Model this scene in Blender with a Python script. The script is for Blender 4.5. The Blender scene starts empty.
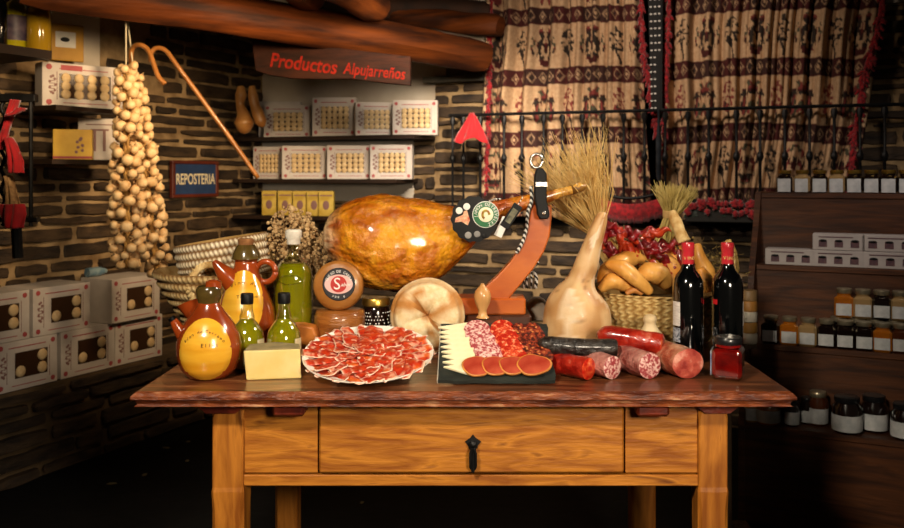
import bpy, bmesh, math, random
from mathutils import Vector, Matrix, noise, Euler
random.seed(7)
SC = bpy.context.scene
COL = SC.collection
PI = math.pi
# ------------------------------------------------------------------ camera
H, F, CX, CY, TT = 1.25, 880.0, 470.0, 175.0, 0.78
cam_d = bpy.data.cameras.new('camera'); cam = bpy.data.objects.new('camera', cam_d); COL.objects.link(cam)
cam.location = (0, 0, H); cam.rotation_euler = (PI/2, 0, 0)
cam_d.sensor_width = 36; cam_d.lens = F/904*36
cam_d.shift_x = (452-CX)/904; cam_d.shift_y = (CY-264)/904
cam_d.clip_start = .05
cam_d.dof.use_dof = True; cam_d.dof.focus_distance = 2.15; cam_d.dof.aperture_fstop = 5.0
SC.camera = cam
# ------------------------------------------------------------------ world, lights, exposure
w = bpy.data.worlds.new('world'); SC.world = w; w.use_nodes = True
w.node_tree.nodes['Background'].inputs[0].default_value = (1, .78, .55, 1)
w.node_tree.nodes['Background'].inputs[1].default_value = .015
def light(name, kind, loc, target, energy, col, size=.5, size_y=None, spot=None, blend=.5):
    d = bpy.data.lights.new(name, kind); o = bpy.data.objects.new(name, d); COL.objects.link(o)
    d.energy = energy; d.color = col; o.location = loc
    if kind == 'AREA':
        d.size = size
        if size_y: d.shape = 'RECTANGLE'; d.size_y = size_y
    else: d.shadow_soft_size = size
    if spot: d.spot_size = math.radians(spot); d.spot_blend = blend
    o.rotation_euler = (Vector(target)-Vector(loc)).to_track_quat('-Z', 'Y').to_euler()
    return o
light('key_softbox', 'SPOT', (-.75, .2, 2.5), (-.03, 2.3, .86), 330, (1, .86, .66), .18, spot=47, blend=.55)
light('fill_softbox', 'SPOT', (.75, .0, 1.45), (.0, 2.2, .74), 110, (1, .84, .64), .22, spot=44, blend=.6)
light('side_lamp', 'SPOT', (1.35, 2.5, 2.2), (-.3, 2.4, .95), 60, (1, .88, .7), .10, spot=46, blend=.8)
light('wall_lamp', 'SPOT', (-.30, 2.9, 1.9), (-1.40, 4.2, 1.40), 88, (1, .70, .40), .12, spot=70, blend=1)
light('shelf_fill', 'SPOT', (-.95, 2.3, 1.85), (-1.75, 3.5, 1.68), 42, (1, .74, .45), .1, spot=84, blend=1)  # added light for the shelf bottles and red cloths; no fixture stands there
light('back_wall_fill', 'SPOT', (.15, 3.1, 1.9), (.12, 4.8, 1.0), 120, (1, .84, .66), .12, spot=62, blend=1)  # extra light added to brighten the lower back wall, no real source
light('niche_fill', 'SPOT', (-.2, 3.2, 1.92), (-.42, 5.0, 1.56), 62, (1, .80, .58), .12, spot=64, blend=1)  # unseen light added so the niche boxes and board show up
light('curtain_fill', 'SPOT', (.15, 3.1, 2.1), (.95, 4.6, 1.6), 50, (1, .80, .64), .12, spot=84, blend=1)  # added light grazing the curtains to bring out their folds, not window light
light('rack_fill', 'SPOT', (1.2, 2.3, 2.1), (1.6, 3.5, 1.15), 26, (1, .86, .74), .12, spot=52, blend=1)  # made-up light that lifts the jars on top of the rack
vs = SC.view_settings
vs.view_transform = 'Standard'; vs.look = 'None'; vs.gamma = 1; vs.use_curve_mapping = False; vs.exposure = 0.6
SC.cycles.use_denoising = True
SC.cycles.max_bounces = 10; SC.cycles.transparent_max_bounces = 12
SC.cycles.caustics_reflective = False; SC.cycles.caustics_refractive = False
SC.cycles.sample_clamp_indirect = 4
# ------------------------------------------------------------------ helpers
def P(px, py, Y): return Vector(((px-CX)*Y/F, Y, H-(py-CY)*Y/F))
def lin(c):
    if isinstance(c, str): c = tuple(int(c[i:i+2], 16)/255 for i in (0, 2, 4))
    return tuple(((x/12.92) if x <= .04045 else ((x+.055)/1.055)**2.4) for x in c[:3])
def mix(a, b, t): return tuple(a[i]*(1-t)+b[i]*t for i in range(3))
def nz(x, y=0, z=0): return noise.noise(Vector((x, y, z)))
def smooth01(a, b, x):
    t = max(0, min(1, (x-a)/(b-a))); return t*t*(3-2*t)
def M(name, c1, c2=None, c3=None, scale=6, stretch=(1, 1, 1), detail=5, rough=.55, bump=0, bscale=None, metal=0, coat=0,
      trans=0, ior=1.45, sss=0, vcol=False, island=0, voro=0, emit=0, lo=.35, hi=.65, wave=0, sheen=0, spec=.5, rvar=0):
    m = bpy.data.materials.new(name); m.use_nodes = True
    nt = m.node_tree; N = nt.nodes; L = nt.links; b = N['Principled BSDF']
    I = b.inputs
    I['Roughness'].default_value = rough; I['Metallic'].default_value = metal
    I['Coat Weight'].default_value = coat; I['Coat Roughness'].default_value = .12
    I['Transmission Weight'].default_value = trans; I['IOR'].default_value = ior
    I['Specular IOR Level'].default_value = spec
    if sss:
        I['Subsurface Weight'].default_value = sss; I['Subsurface Radius'].default_value = (.01, .004, .002); I['Subsurface Scale'].default_value = 1
    if sheen: I['Sheen Weight'].default_value = sheen
    tc = N.new('ShaderNodeTexCoord'); mp = N.new('ShaderNodeMapping'); L.new(tc.outputs['Object'], mp.inputs[0])
    mp.inputs['Scale'].default_value = stretch
    c1l = lin(c1)
    src = None
    if c2 is not None:
        if voro:
            t = N.new('ShaderNodeTexVoronoi'); t.inputs['Scale'].default_value = voro; L.new(mp.outputs[0], t.inputs['Vector'])
            n0 = N.new('ShaderNodeTexNoise'); n0.inputs['Scale'].default_value = scale; L.new(mp.outputs[0], n0.inputs['Vector'])
            a = N.new('ShaderNodeMath'); a.operation = 'ADD'; L.new(t.outputs['Distance'], a.inputs[0])
            s = N.new('ShaderNodeMath'); s.operation = 'MULTIPLY'; s.inputs[1].default_value = .6; L.new(n0.outputs['Fac'], s.inputs[0]); L.new(s.outputs[0], a.inputs[1])
            fac = a.outputs[0]
        else:
            t = N.new('ShaderNodeTexNoise'); t.inputs['Scale'].default_value = scale; t.inputs['Detail'].default_value = detail
            t.inputs['Distortion'].default_value = wave
            L.new(mp.outputs[0], t.inputs['Vector']); fac = t.outputs['Fac']
        r = N.new('ShaderNodeValToRGB'); L.new(fac, r.inputs[0])
        e = r.color_ramp.elements
        e[0].position = lo; e[0].color = (*c1l, 1); e[1].position = hi; e[1].color = (*lin(c2), 1)
        if c3 is not None:
            x = e.new(min(.99, hi+.14)); x.color = (*lin(c3), 1)
        src = r.outputs[0]
        if rvar:
            rr = N.new('ShaderNodeMapRange'); L.new(fac, rr.inputs[0]); rr.inputs[1].default_value = lo; rr.inputs[2].default_value = hi
            rr.inputs[3].default_value = rough-rvar; rr.inputs[4].default_value = rough+rvar; L.new(rr.outputs[0], I['Roughness'])
    if vcol:
        a = N.new('ShaderNodeVertexColor'); a.layer_name = 'col'
        if src is None: src = a.outputs[0]
        else:
            mx = N.new('ShaderNodeMix'); mx.data_type = 'RGBA'; mx.blend_type = 'MULTIPLY'; mx.inputs[0].default_value = 1
            L.new(a.outputs[0], mx.inputs[6]); L.new(src, mx.inputs[7]); src = mx.outputs[2]
    if island:
        g = N.new('ShaderNodeNewGeometry'); mr = N.new('ShaderNodeMapRange'); L.new(g.outputs['Random Per Island'], mr.inputs[0])
        mr.inputs[3].default_value = 1-island; mr.inputs[4].default_value = 1+island
        mx = N.new('ShaderNodeVectorMath'); mx.operation = 'SCALE'
        if src is None: mx.inputs[0].default_value = c1l
        else: L.new(src, mx.inputs[0])
        L.new(mr.outputs[0], mx.inputs['Scale']); src = mx.outputs[0]
    if src is None: I['Base Color'].default_value = (*c1l, 1)
    else: L.new(src, I['Base Color'])
    if sss or trans: pass
    if bump:
        t = N.new('ShaderNodeTexNoise'); t.inputs['Scale'].default_value = bscale or scale*4; t.inputs['Detail'].default_value = 5
        L.new(mp.outputs[0], t.inputs['Vector'])
        bp = N.new('ShaderNodeBump'); bp.inputs['Strength'].default_value = min(1, bump); bp.inputs['Distance'].default_value = .004*max(1, bump)
        L.new(t.outputs['Fac'], bp.inputs['Height']); L.new(bp.outputs[0], I['Normal'])
    if emit: I['Emission Color'].default_value = (*c1l, 1); I['Emission Strength'].default_value = emit
    return m

def frame(axis, up=None):
    z = Vector(axis).normalized(); u = Vector(up) if up else (Vector((0, 0, 1)) if abs(z.z) < .9 else Vector((1, 0, 0)))
    x = u.cross(z).normalized(); y = z.cross(x)
    return x, y, z
class MB:
    def __init__(s): s.v = []; s.f = []; s.mi = []; s.c = []; s.T = None
    def vert(s, p, c=None):
        p = Vector(p)
        if s.T is not None: p = s.T @ p
        s.v.append(p); s.c.append(c); return len(s.v)-1
    def face(s, idx, mi=0): s.f.append(tuple(idx)); s.mi.append(mi)
    def box(s, a, b, mi=0, c=None):
        x0, y0, z0 = a; x1, y1, z1 = b
        i = [s.vert(p, c) for p in ((x0,y0,z0),(x1,y0,z0),(x1,y1,z0),(x0,y1,z0),(x0,y0,z1),(x1,y0,z1),(x1,y1,z1),(x0,y1,z1))]
        for q in ((3,2,1,0),(4,5,6,7),(0,1,5,4),(1,2,6,5),(2,3,7,6),(3,0,4,7)): s.face([i[k] for k in q], mi)
        return s
    def rbox(s, a, b, r=.004, mi=0, c=None):
        # box with chamfered edges
        x0, y0, z0 = a; x1, y1, z1 = b
        r = min(r, (x1-x0)*.45, (y1-y0)*.45, (z1-z0)*.45)
        def ring(z, d):
            return [s.vert(p, c) for p in ((x0+r,y0+d,z),(x1-r,y0+d,z),(x1-d,y0+r,z),(x1-d,y1-r,z),(x1-r,y1-d,z),(x0+r,y1-d,z),(x0+d,y1-r,z),(x0+d,y0+r,z))]
        R = [ring(z0, r), ring(z0+r, 0), ring(z1-r, 0), ring(z1, r)]
        for k in range(3):
            for i in range(8):
                j = (i+1) % 8; s.face((R[k][i], R[k][j], R[k+1][j], R[k+1][i]), mi)
        s.face(R[0][::-1], mi); s.face(R[3], mi); return s
    def rings(s, R, closed=True, cap0=True, cap1=True, mi=0):
        n = len(R[0])
        for k in range(len(R)-1):
            for i in range(n if closed else n-1):
                j = (i+1) % n; s.face((R[k][i], R[k][j], R[k+1][j], R[k+1][i]), mi)
        if cap0: s.face(R[0][::-1], mi)
        if cap1: s.face(R[-1], mi)
    def lathe(s, prof, n=28, o=(0, 0, 0), axis=(0, 0, 1), mi=0, cap0=True, cap1=True, cf=None, rf=None, sx=1, sy=1):
        x, y, z = frame(axis); o = Vector(o); R = []
        for k, (r, h) in enumerate(prof):
            ring = []
            for i in range(n):
                a = 2*PI*i/n; rr = r*(rf(a, h) if rf else 1)
                ring.append(s.vert(o+x*(rr*math.cos(a)*sx)+y*(rr*math.sin(a)*sy)+z*h, cf(a, h) if cf else None))
            R.append(ring)
        s.rings(R, cap0=cap0, cap1=cap1, mi=mi); return s
    def tube(s, pts, rad, n=8, mi=0, c=None, flat=1, caps=True, cf=None):
        pts = [Vector(p) for p in pts]
        if not hasattr(rad, '__len__'): rad = [rad]*len(pts)
        R = []; px = None
        for k, p in enumerate(pts):
            t = (pts[min(k+1, len(pts)-1)]-pts[max(k-1, 0)])
            if t.length < 1e-9: t = Vector((0, 0, 1))
            t.normalize()
            if px is None: x, y, _ = frame(t)
            else:
                x = (px-t*px.dot(t))
                if x.length < 1e-6: x = frame(t)[0]
                x.normalize(); y = t.cross(x)
            px = x
            R.append([s.vert(p+x*(rad[k]*math.cos(2*PI*i/n))+y*(rad[k]*flat*math.sin(2*PI*i/n)), cf(k, i) if cf else c) for i in range(n)])
        s.rings(R, mi=mi, cap0=caps, cap1=caps); return s
    def sphere(s, o, r, n=12, m=8, sc=(1, 1, 1), mi=0, c=None, df=None):
        o = Vector(o); R = []
        for k in range(m+1):
            t = PI*k/m; ring = []
            for i in range(n):
                a = 2*PI*i/n; d = Vector((math.sin(t)*math.cos(a), math.sin(t)*math.sin(a), -math.cos(t)))
                q = r*(df(d) if df else 1)
                if k in (0, m): q *= 1
                ring.append(s.vert(o+Vector((d.x*sc[0], d.y*sc[1], d.z*sc[2]))*q if k not in (0, m) else o+Vector((d.x*sc[0]+1e-4*math.cos(a), d.y*sc[1]+1e-4*math.sin(a), d.z*sc[2]))*q, c))
            R.append(ring)
        s.rings(R, mi=mi); return s
    def prism(s, poly, y0, y1, mi=0, c=None):
        # poly in (x,z), extruded along y ; counter-clockwise seen from -y
        a = [s.vert((x, y0, z), c) for x, z in poly]; b = [s.vert((x, y1, z), c) for x, z in poly]
        n = len(poly); s.face(a, mi); s.face(b[::-1], mi)
        for i in range(n): j = (i+1) % n; s.face((a[j], a[i], b[i], b[j]), mi)
        return s
    def zprism(s, poly, z0, z1, mi=0, c=None):
        a = [s.vert((x, y, z0), c) for x, y in poly]; b = [s.vert((x, y, z1), c) for x, y in poly]
        n = len(poly); s.face(a[::-1], mi); s.face(b, mi)
        for i in range(n): j = (i+1) % n; s.face((a[i], a[j], b[j], b[i]), mi)
        return s
    def grid(s, fn, nu, nv, mi=0, thick=None):
        I = []
        for j in range(nv+1):
            row = []
            for i in range(nu+1):
                r = fn(i/nu, j/nv); p, c = (r if isinstance(r, tuple) and len(r) == 2 and not isinstance(r[0], float) else (r, None))
                row.append(s.vert(p, c))
            I.append(row)
        for j in range(nv):
            for i in range(nu): s.face((I[j][i], I[j][i+1], I[j+1][i+1], I[j+1][i]), mi)
        return s
    def build(s, name, mats, parent=None, smooth=False, loc=None, bevel=0, solid=0, seg=2):
        me = bpy.data.meshes.new(name)
        me.from_pydata([tuple(v) for v in s.v], [], s.f)
        if not isinstance(mats, (list, tuple)): mats = [mats]
        for m in mats: me.materials.append(m)
        me.polygons.foreach_set('material_index', s.mi)
        if any(c is not None for c in s.c):
            at = me.color_attributes.new('col', 'FLOAT_COLOR', 'POINT'); buf = []
            for c in s.c:
                c = c or (1, 1, 1); buf += [c[0], c[1], c[2], 1]
            at.data.foreach_set('color', buf)
        if smooth: 
            me.polygons.foreach_set('use_smooth', [True]*len(me.polygons))
            if smooth != 'all': 
                try: me.set_sharp_from_angle(angle=math.radians(42 if smooth is True else smooth))
                except Exception: pass
        me.update()
        o = bpy.data.objects.new(name, me); COL.objects.link(o)
        if parent: o.parent = parent
        if loc is not None: o.location = loc
        if solid: mo = o.modifiers.new('thickness', 'SOLIDIFY'); mo.thickness = solid
        if bevel:
            mo = o.modifiers.new('bevel', 'BEVEL'); mo.width = bevel; mo.segments = seg; mo.limit_method = 'ANGLE'; mo.angle_limit = math.radians(35)
        return o
def tag(o, label, cat, group=None, kind=None):
    o['label'] = label; o['category'] = cat
    if group: o['group'] = group
    if kind: o['kind'] = kind
    return o
def thing(name, loc, label, cat, group=None, rz=0, rot=None):
    o = bpy.data.objects.new(name, None); COL.objects.link(o); o.empty_display_size = .05
    o.location = loc; o.rotation_euler = rot or (0, 0, rz)
    return tag(o, label, cat, group)
def dup(o, parent=None):
    c = o.copy(); COL.objects.link(c); c.parent = parent
    for ch in [x for x in o.children]: dup(ch, c)
    return c
def struct(o): o['kind'] = 'structure'; return o
def lettering(body, size, mat, parent, mtx, name='lettering', depth=.0006, align='CENTER', sx=1, shear=0, bold=0):
    cu = bpy.data.curves.new('t', 'FONT'); cu.offset = bold; cu.body = body; cu.size = size; cu.extrude = depth; cu.align_x = align; cu.align_y = 'CENTER'; cu.shear = shear
    cu.resolution_u = 3
    ob = bpy.data.objects.new('t', cu); COL.objects.link(ob)
    bpy.context.view_layer.update()
    me = bpy.data.meshes.new_from_object(ob.evaluated_get(bpy.context.evaluated_depsgraph_get()))
    bpy.data.objects.remove(ob); bpy.data.curves.remove(cu)
    me.transform(Matrix.Diagonal((sx, 1, 1, 1))); me.transform(mtx)
    me.materials.clear(); me.materials.append(mat); me.name = name
    o = bpy.data.objects.new(name, me); COL.objects.link(o); o.parent = parent
    return o
# upright plane facing -Y : local x -> x, local y -> z
UP = Matrix.Rotation(PI/2, 4, 'X')
def at(v, m=UP): return Matrix.Translation(Vector(v)) @ m
def rz_mat(a): return Matrix.Rotation(a, 4, 'Z')
def interp(tab, x):
    if x <= tab[0][0]: return tab[0][1]
    for (a, b), (c, d) in zip(tab, tab[1:]):
        if x <= c:
            t = (x-a)/(c-a); return b+(d-b)*t
    return tab[-1][1]
def spline(pts, n):
    pts = [Vector(p) for p in pts]; out = []
    for i in range(len(pts)-1):
        p0 = pts[max(i-1, 0)]; p1 = pts[i]; p2 = pts[i+1]; p3 = pts[min(i+2, len(pts)-1)]
        for k in range(n):
            t = k/n
            out.append(.5*((2*p1)+(p2-p0)*t+(2*p0-5*p1+4*p2-p3)*t*t+(3*p1-p0-3*p2+p3)*t**3))
    out.append(pts[-1]); return out
# ------------------------------------------------------------------ materials
m_stone = M('slate_stone', '1e150e', '4e3c28', scale=9, stretch=(1, 1, 3), rough=.75, bump=1.2, bscale=40, island=.35, lo=.3, hi=.75)
m_mortar = M('lime_mortar', 'ab9069', '6e5638', scale=9, rough=.95, bump=1, bscale=60)
m_plaster = M('plaster', 'd8cdbc', 'bcae9a', scale=3, rough=.9, bump=.3, bscale=20)
m_floor = M('black_slate_floor', '060505', '0e0d0c', scale=4, rough=.75, spec=.25, bump=.8, bscale=12)
m_darkceil = M('dark_ceiling', '160d07', '2a180c', scale=5, stretch=(1, 8, 1), rough=.8)
m_log = M('varnished_log', '2e1407', '6e3610', '8a4a18', scale=12, stretch=(.16, .3, 1.8), rough=.65, bump=2.5, bscale=16, lo=.34, hi=.66, wave=.2, detail=9, spec=.25)
m_rack = M('rack_wood', '351a0a', '5a3114', scale=3, stretch=(1.2, 1, 12), rough=.5, bump=.2, wave=1)
m_oak = M('oak_apron', '8a4c12', 'bd7826', '6e3a0c', scale=2.4, stretch=(2.5, 3, 16), rough=.5, bump=.35, bscale=9, lo=.36, hi=.6, wave=.8)
m_oakv = M('oak_leg', '84480f', 'b97426', '683809', scale=2.4, stretch=(14, 14, 2), rough=.5, bump=.35, bscale=8, lo=.36, hi=.62, wave=.5)
m_top = M('walnut_table_top', '3c1e10', '744326', '9a6a44', scale=3.2, stretch=(1.6, 10, 6), rough=.33, bump=.3, bscale=9, lo=.32, hi=.62, wave=1, coat=.25)
m_edge = M('table_edge', '4c2012', '85431f', 'b98860', scale=18, stretch=(1, 3, 3), rough=.4, bump=2, bscale=40, lo=.35, hi=.6)
m_block = M('red_block', '4c1508', '7a2a12', scale=20, rough=.45, bump=.4)
m_iron = M('black_iron', '0c0c0d', '1d1c1c', scale=30, rough=.5, metal=.4, bump=.3, bscale=80)
m_black = M('black', '070708', rough=.5, spec=.25)
m_white = M('white', 'e8e6e0', rough=.5)
m_paper = M('paper_label', 'd9d6cf', 'c9c5bc', scale=20, rough=.6)
m_red = M('red', 'b5131b', rough=.6)
m_redcloth = M('red_cloth', 'c0121c', '8c0a14', scale=15, rough=.85, sheen=.3, bump=.4)
m_gold = M('gold_lid', 'c8a24c', rough=.3, metal=.9)
m_silver = M('silver', 'c9c6bf', rough=.25, metal=.95)

def thin_glass(name, col='f4f8ee', refl=.12):
    m = bpy.data.materials.new(name); m.use_nodes = True; nt = m.node_tree; N = nt.nodes; L = nt.links
    for n_ in list(N): N.remove(n_)
    out = N.new('ShaderNodeOutputMaterial'); mx = N.new('ShaderNodeMixShader'); tr = N.new('ShaderNodeBsdfTransparent'); gl = N.new('ShaderNodeBsdfGlossy'); lw = N.new('ShaderNodeLayerWeight')
    tr.inputs[0].default_value = (*lin(col), 1); gl.inputs['Roughness'].default_value = .04; lw.inputs[0].default_value = refl*3
    mr = N.new('ShaderNodeMapRange'); mr.inputs[3].default_value = refl; mr.inputs[4].default_value = .75
    L.new(lw.outputs['Facing'], mr.inputs[0]); L.new(mr.outputs[0], mx.inputs[0]); L.new(tr.outputs[0], mx.inputs[1]); L.new(gl.outputs[0], mx.inputs[2]); L.new(mx.outputs[0], out.inputs[0])
    return m
# ------------------------------------------------------------------ room
DL, NL = Vector((.44, .898, 0)), Vector((.898, -.44, 0))
W0 = Vector((-2.08, 3.58, 0))
A20 = math.radians(20)
DB, NB = Vector((math.cos(A20), -math.sin(A20), 0)), Vector((-math.sin(A20), -math.cos(A20), 0))
C0 = Vector((-1.246, 5.282, 0))
def wl(px):   # along the left wall, at picture column px
    k = (px-CX)/F; return (-W0.x+W0.y*k)/(DL.x-DL.y*k)
def ub(px, off=0):
    k = (px-CX)/F; o = C0+NB*off; return (-o.x+o.y*k)/(DB.x-DB.y*k)
def wlo(px, d):
    k = (px-CX)/F; o = W0+NL*d; return (-o.x+o.y*k)/(DL.x-DL.y*k)
def zat(py, Y): return H-(py-CY)*Y/F
def wallframe(o, d, n):   # local x along the wall, y = outward INTO the wall, z up ; -y faces the room
    m = Matrix.Identity(4); m.col[0][:3] = d; m.col[1][:3] = -n; m.col[2][:3] = (0, 0, 1); m.col[3][:3] = o; return m
ML = wallframe(W0, DL, NL); MB_ = wallframe(C0, DB, NB)
def masonry(mb, u0, u1, z0, z1, holes=(), rng=None, hmin=.038, hmax=.082):
    rng = rng or random.Random(3); z = z0
    while z < z1-.02:
        h = min(rng.uniform(hmin, hmax), z1-z); u = u0+rng.uniform(-.15, 0)
        while u < u1:
            L_ = rng.uniform(.10, .46)*(1.25 if h < .05 else 1); gap = rng.uniform(.014, .034)
            a, b = max(u, u0), min(u+L_, u1)
            u += L_+gap
            if b-a < .03: continue
            c0, c1 = z+rng.uniform(.005, .013), z+h-rng.uniform(.005, .013)
            if any(a < q[1] and b > q[0] and c0 < q[3] and c1 > q[2] for q in holes): 
                continue
            d = rng.uniform(.004, .026); pts = []
            nseg = max(3, int((b-a)/.07))
            top = [(a+(b-a)*i/nseg, c1+rng.uniform(-.005, .004)) for i in range(nseg+1)]
            bot = [(a+(b-a)*i/nseg, c0+rng.uniform(-.004, .005)) for i in range(nseg+1)]
            e = min(.006, (c1-c0)*.2)
            top[0] = (a+e, top[0][1]-e*.4); top[-1] = (b-e, top[-1][1]-e*.4)
            bot[0] = (a+e, bot[0][1]+e*.3); bot[-1] = (b-e, bot[-1][1]+e*.3)
            pts = bot+[(b, (c0+c1)/2)]+top[::-1]+[(a, (c0+c1)/2)]
            mx, mz = (a+b)/2, (c0+c1)/2
            R0 = [mb.vert((x, .006, zz)) for x, zz in pts]
            R1 = [mb.vert((x, -d*.6, zz)) for x, zz in pts]
            R2 = [mb.vert((x+(mx-x)*min(.25, .006/(abs(mx-x)+.006)), -d+rng.uniform(-.002, .002), zz+(mz-zz)*.12)) for x, zz in pts]
            mb.rings([R0, R1, R2], cap0=False, cap1=True, mi=1)
        z += h
# left wall
mb = MB(); mb.T = ML
mb.box((-1.9, 0, 0), (1.9, .3, 2.5), 0)
patch = (wl(47), wl(98), zat(66, 4.0), 2.5)
masonry(mb, -1.9, 1.88, 0, 2.45, [patch], random.Random(11))
struct(mb.build('wall_left', [m_mortar, m_stone]))
mb = MB(); mb.T = ML; mb.box((patch[0], -.012, patch[2]), (patch[1], .02, 2.5)); struct(mb.build('trim_1', m_plaster))
# back wall with the niche (plaster) and the window recess
zs = 1.10; uA, uB_ = 1.12, 1.42; uR = 3.28
mb = MB(); mb.T = MB_
mb.box((-.35, 0, 0), (4.3, .3, .98), 0); mb.box((-.35, .0, .98), (uB_, .3, zs)); mb.box((uA, 0, zs), (uB_, .3, 2.5)); mb.box((uR, 0, .98), (4.3, .3, 2.5))
masonry(mb, 0.0, 4.2, 0, 1.0, [], random.Random(5))
masonry(mb, 0.0, uB_, 1.0, zs, [], random.Random(6))
masonry(mb, uA, uB_, zs, 1.76, [], random.Random(8))
masonry(mb, uR, 4.2, 1.0, 2.05, [], random.Random(9))
uS, zS = ub(414), zat(139, 4.95)
mb.box((uS, 0, zs), (uA, .3, zS)); masonry(mb, uS, uA, zs, zS, [], random.Random(10))
struct(mb.build('wall_back', [m_mortar, m_stone]))
mb = MB(); mb.T = MB_; mb.box((-.3, .0, zs), (uS, .3, zS)); mb.box((-.3, .0, zS), (uA, .3, 2.5)); mb.box((uA, -.03, 1.80), (uB_, .0, 2.5)); mb.box((uR, -.03, 2.05), (4.3, .0, 2.5))
struct(mb.build('trim_2', m_plaster))
mb = MB(); mb.T = MB_; mb.box((uA-.03, -.11, 1.755), (uB_+.02, 0, 1.785)); mb.box((uA+.10, -.09, 1.785), (uB_+.02, 0, 1.83))
struct(mb.build('trim_3', M('slate_ledge', '3c3a33', '5c5648', scale=8, rough=.8, bump=.8)))
mb = MB(); mb.T = MB_; mb.box((uB_, .28, .98), (uR, .3, 2.5)); mb.box((uB_, .0, .94), (uR, .3, .985))
struct(mb.build('window_1', M('window_shutter', '17100a', '24180e', rough=.8)))
mb = MB(); mb.box((-4.2, -1.5, -.1), (4.2, 5.9, 0)); struct(mb.build('floor', m_floor))
mb = MB(); mb.box((-4.2, -1.5, 2.5), (4.2, 5.9, 2.6)); struct(mb.build('ceiling', m_darkceil))
# stone bench along the left wall
BX = Vector((-1.86, 3.47, 0)); MBN = wallframe(BX, DL, NL)
def tb(px):
    k = (px-CX)/F; return (-BX.x+BX.y*k)/(DL.x-DL.y*k)
bd = (BX-W0).dot(NL)
mb = MB(); mb.T = MBN
mb.box((-1.4, .012, 0), (1.35, bd, .375)); masonry(mb, -1.4, 1.34, 0, .375, [], random.Random(21), .05, .09)
struct(mb.build('trim_4', [M('bench_mortar', '6b563c', '4a3a26', scale=6, rough=.95, bump=1), m_stone]))
# pale specks and leaf bits on the dark floor
m_speck = M('floor_scrap', '8a7c58', rough=.8)
for k, (x, y, L_) in enumerate([(112, 484, .02), (145, 475, .018), (166, 448, .022), (187, 461, .01), (188, 442, .01), (362, 503, .008)]):
    Y = F*H/(y-CY); p = P(x, y, Y); mb = MB()
    mb.zprism([(-L_, -.006), (-L_*.2, -.010), (L_, .002), (L_*.3, .011), (-L_*.7, .007)], 0, .003)
    o = mb.build('paper_scrap', m_speck); o.location = (p.x, p.y, .0005); o.rotation_euler = (0, 0, k*1.3)
    tag(o, ['pale scrap lying on the dark floor, farthest left of the scraps', 'pale floor scrap right of the farthest left one', 'largest pale scrap on the dark floor between the bench and table', 'small scrap on the dark floor below the others by the table leg', 'small scrap on the dark floor nearest the stone bench end', 'tiny pale scrap on the dark floor seen beneath the table'][k], 'scrap', 'pale scraps on the dark floor')

# ------------------------------------------------------------------ roof logs
def log(name, a, b, r0, r1, label, seed, mat=m_log, n=18, wob=.02, group=None):
    a, b = Vector(a), Vector(b); mb = MB(); K = 26; R = []
    x, y, z = frame(b-a)
    for k in range(K+1):
        t = k/K; c = a+(b-a)*t+x*(nz(t*4, seed)*wob)+y*(nz(t*3, seed+9)*wob); r = r0+(r1-r0)*t
        if k in (0, K): rr = r*.86
        else: rr = r
        R.append([mb.vert(c+(x*math.cos(2*PI*i/n)+y*math.sin(2*PI*i/n))*rr*(1+.22*nz(math.cos(2*PI*i/n)*1.3+seed, math.sin(2*PI*i/n)*1.3, t*2.5)+.06*nz(math.cos(2*PI*i/n)*4+seed, math.sin(2*PI*i/n)*4, t*6))) for i in range(n)])
    mb.rings(R)
    o = mb.build(name, mat, smooth='all' if False else True); tag(o, label, 'log', group); return o
log('roof_log', P(20, -16, 3.25), P(484, 54, 4.5), .080, .088, 'long varnished orange log running across above the hanging sign', 1.3)
log('roof_log', P(250, -40, 2.9)+Vector((0, 0, .05)), P(377, 7, 4.0), .06, .075, 'round log whose sawn end shows above the middle of the long log', 4.1)
log('roof_log', P(215, -60, 2.7), P(309, -6, 3.9), .06, .08, 'log end touching the top edge above the left of the wooden sign', 6.1)
log('roof_log', P(380, 12, 4.9), P(500, 28, 4.55), .05, .06, 'short thick log resting behind the right end of the long log', 8.4)
m_dark = M('tarred_beam', '1a0d05', '3a1f0d', scale=6, rough=.8)
log('roof_log', P(300, 2, 5.0), P(492, 12, 4.7), .07, .06, 'dark tarred log high up beside the left red curtain fringe', 9.4, mat=m_dark)
# hanging painted board "Productos Alpujarrenos"
yb = 3.95
s0 = thing('wooden_sign', P(331, 60, yb), 'dark brown wooden board with red painted words hanging under the log', 'sign', rot=(0, math.radians(0), math.radians(-4)))
def q(px, py): p = P(px, py, yb)-Vector(s0.location); return (p.x, p.z)
mb = MB(); mb.prism([q(*p) for p in [(254, 70), (250, 40), (262, 36), (285, 41), (310, 47), (340, 48), (370, 52), (411, 57), (411, 86), (390, 84), (350, 79), (318, 79), (290, 78), (270, 75)]], 0, .03)
mb.build('board', M('sign_board', '1c0c05', '38190a', '140803', scale=5, stretch=(1, 1, 5), rough=.7, bump=.6, spec=.2), s0, bevel=.004)
m_redp = M('red_paint', '8c2216', '6e180e', scale=40, rough=.8, spec=.1)
tilt = lambda px, py, a, z=-.002: Matrix.Translation(Vector((q(px, py)[0], z, q(px, py)[1]))) @ Matrix.Rotation(-a, 4, 'Y') @ UP
lettering('Productos', .088, m_redp, s0, tilt(303, 64, math.radians(-7)), shear=.1, sx=.84, bold=.0016)
lettering('Alpujarreños', .072, m_redp, s0, tilt(375, 72, math.radians(-6)), shear=.1, sx=.74, bold=.0012)

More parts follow.
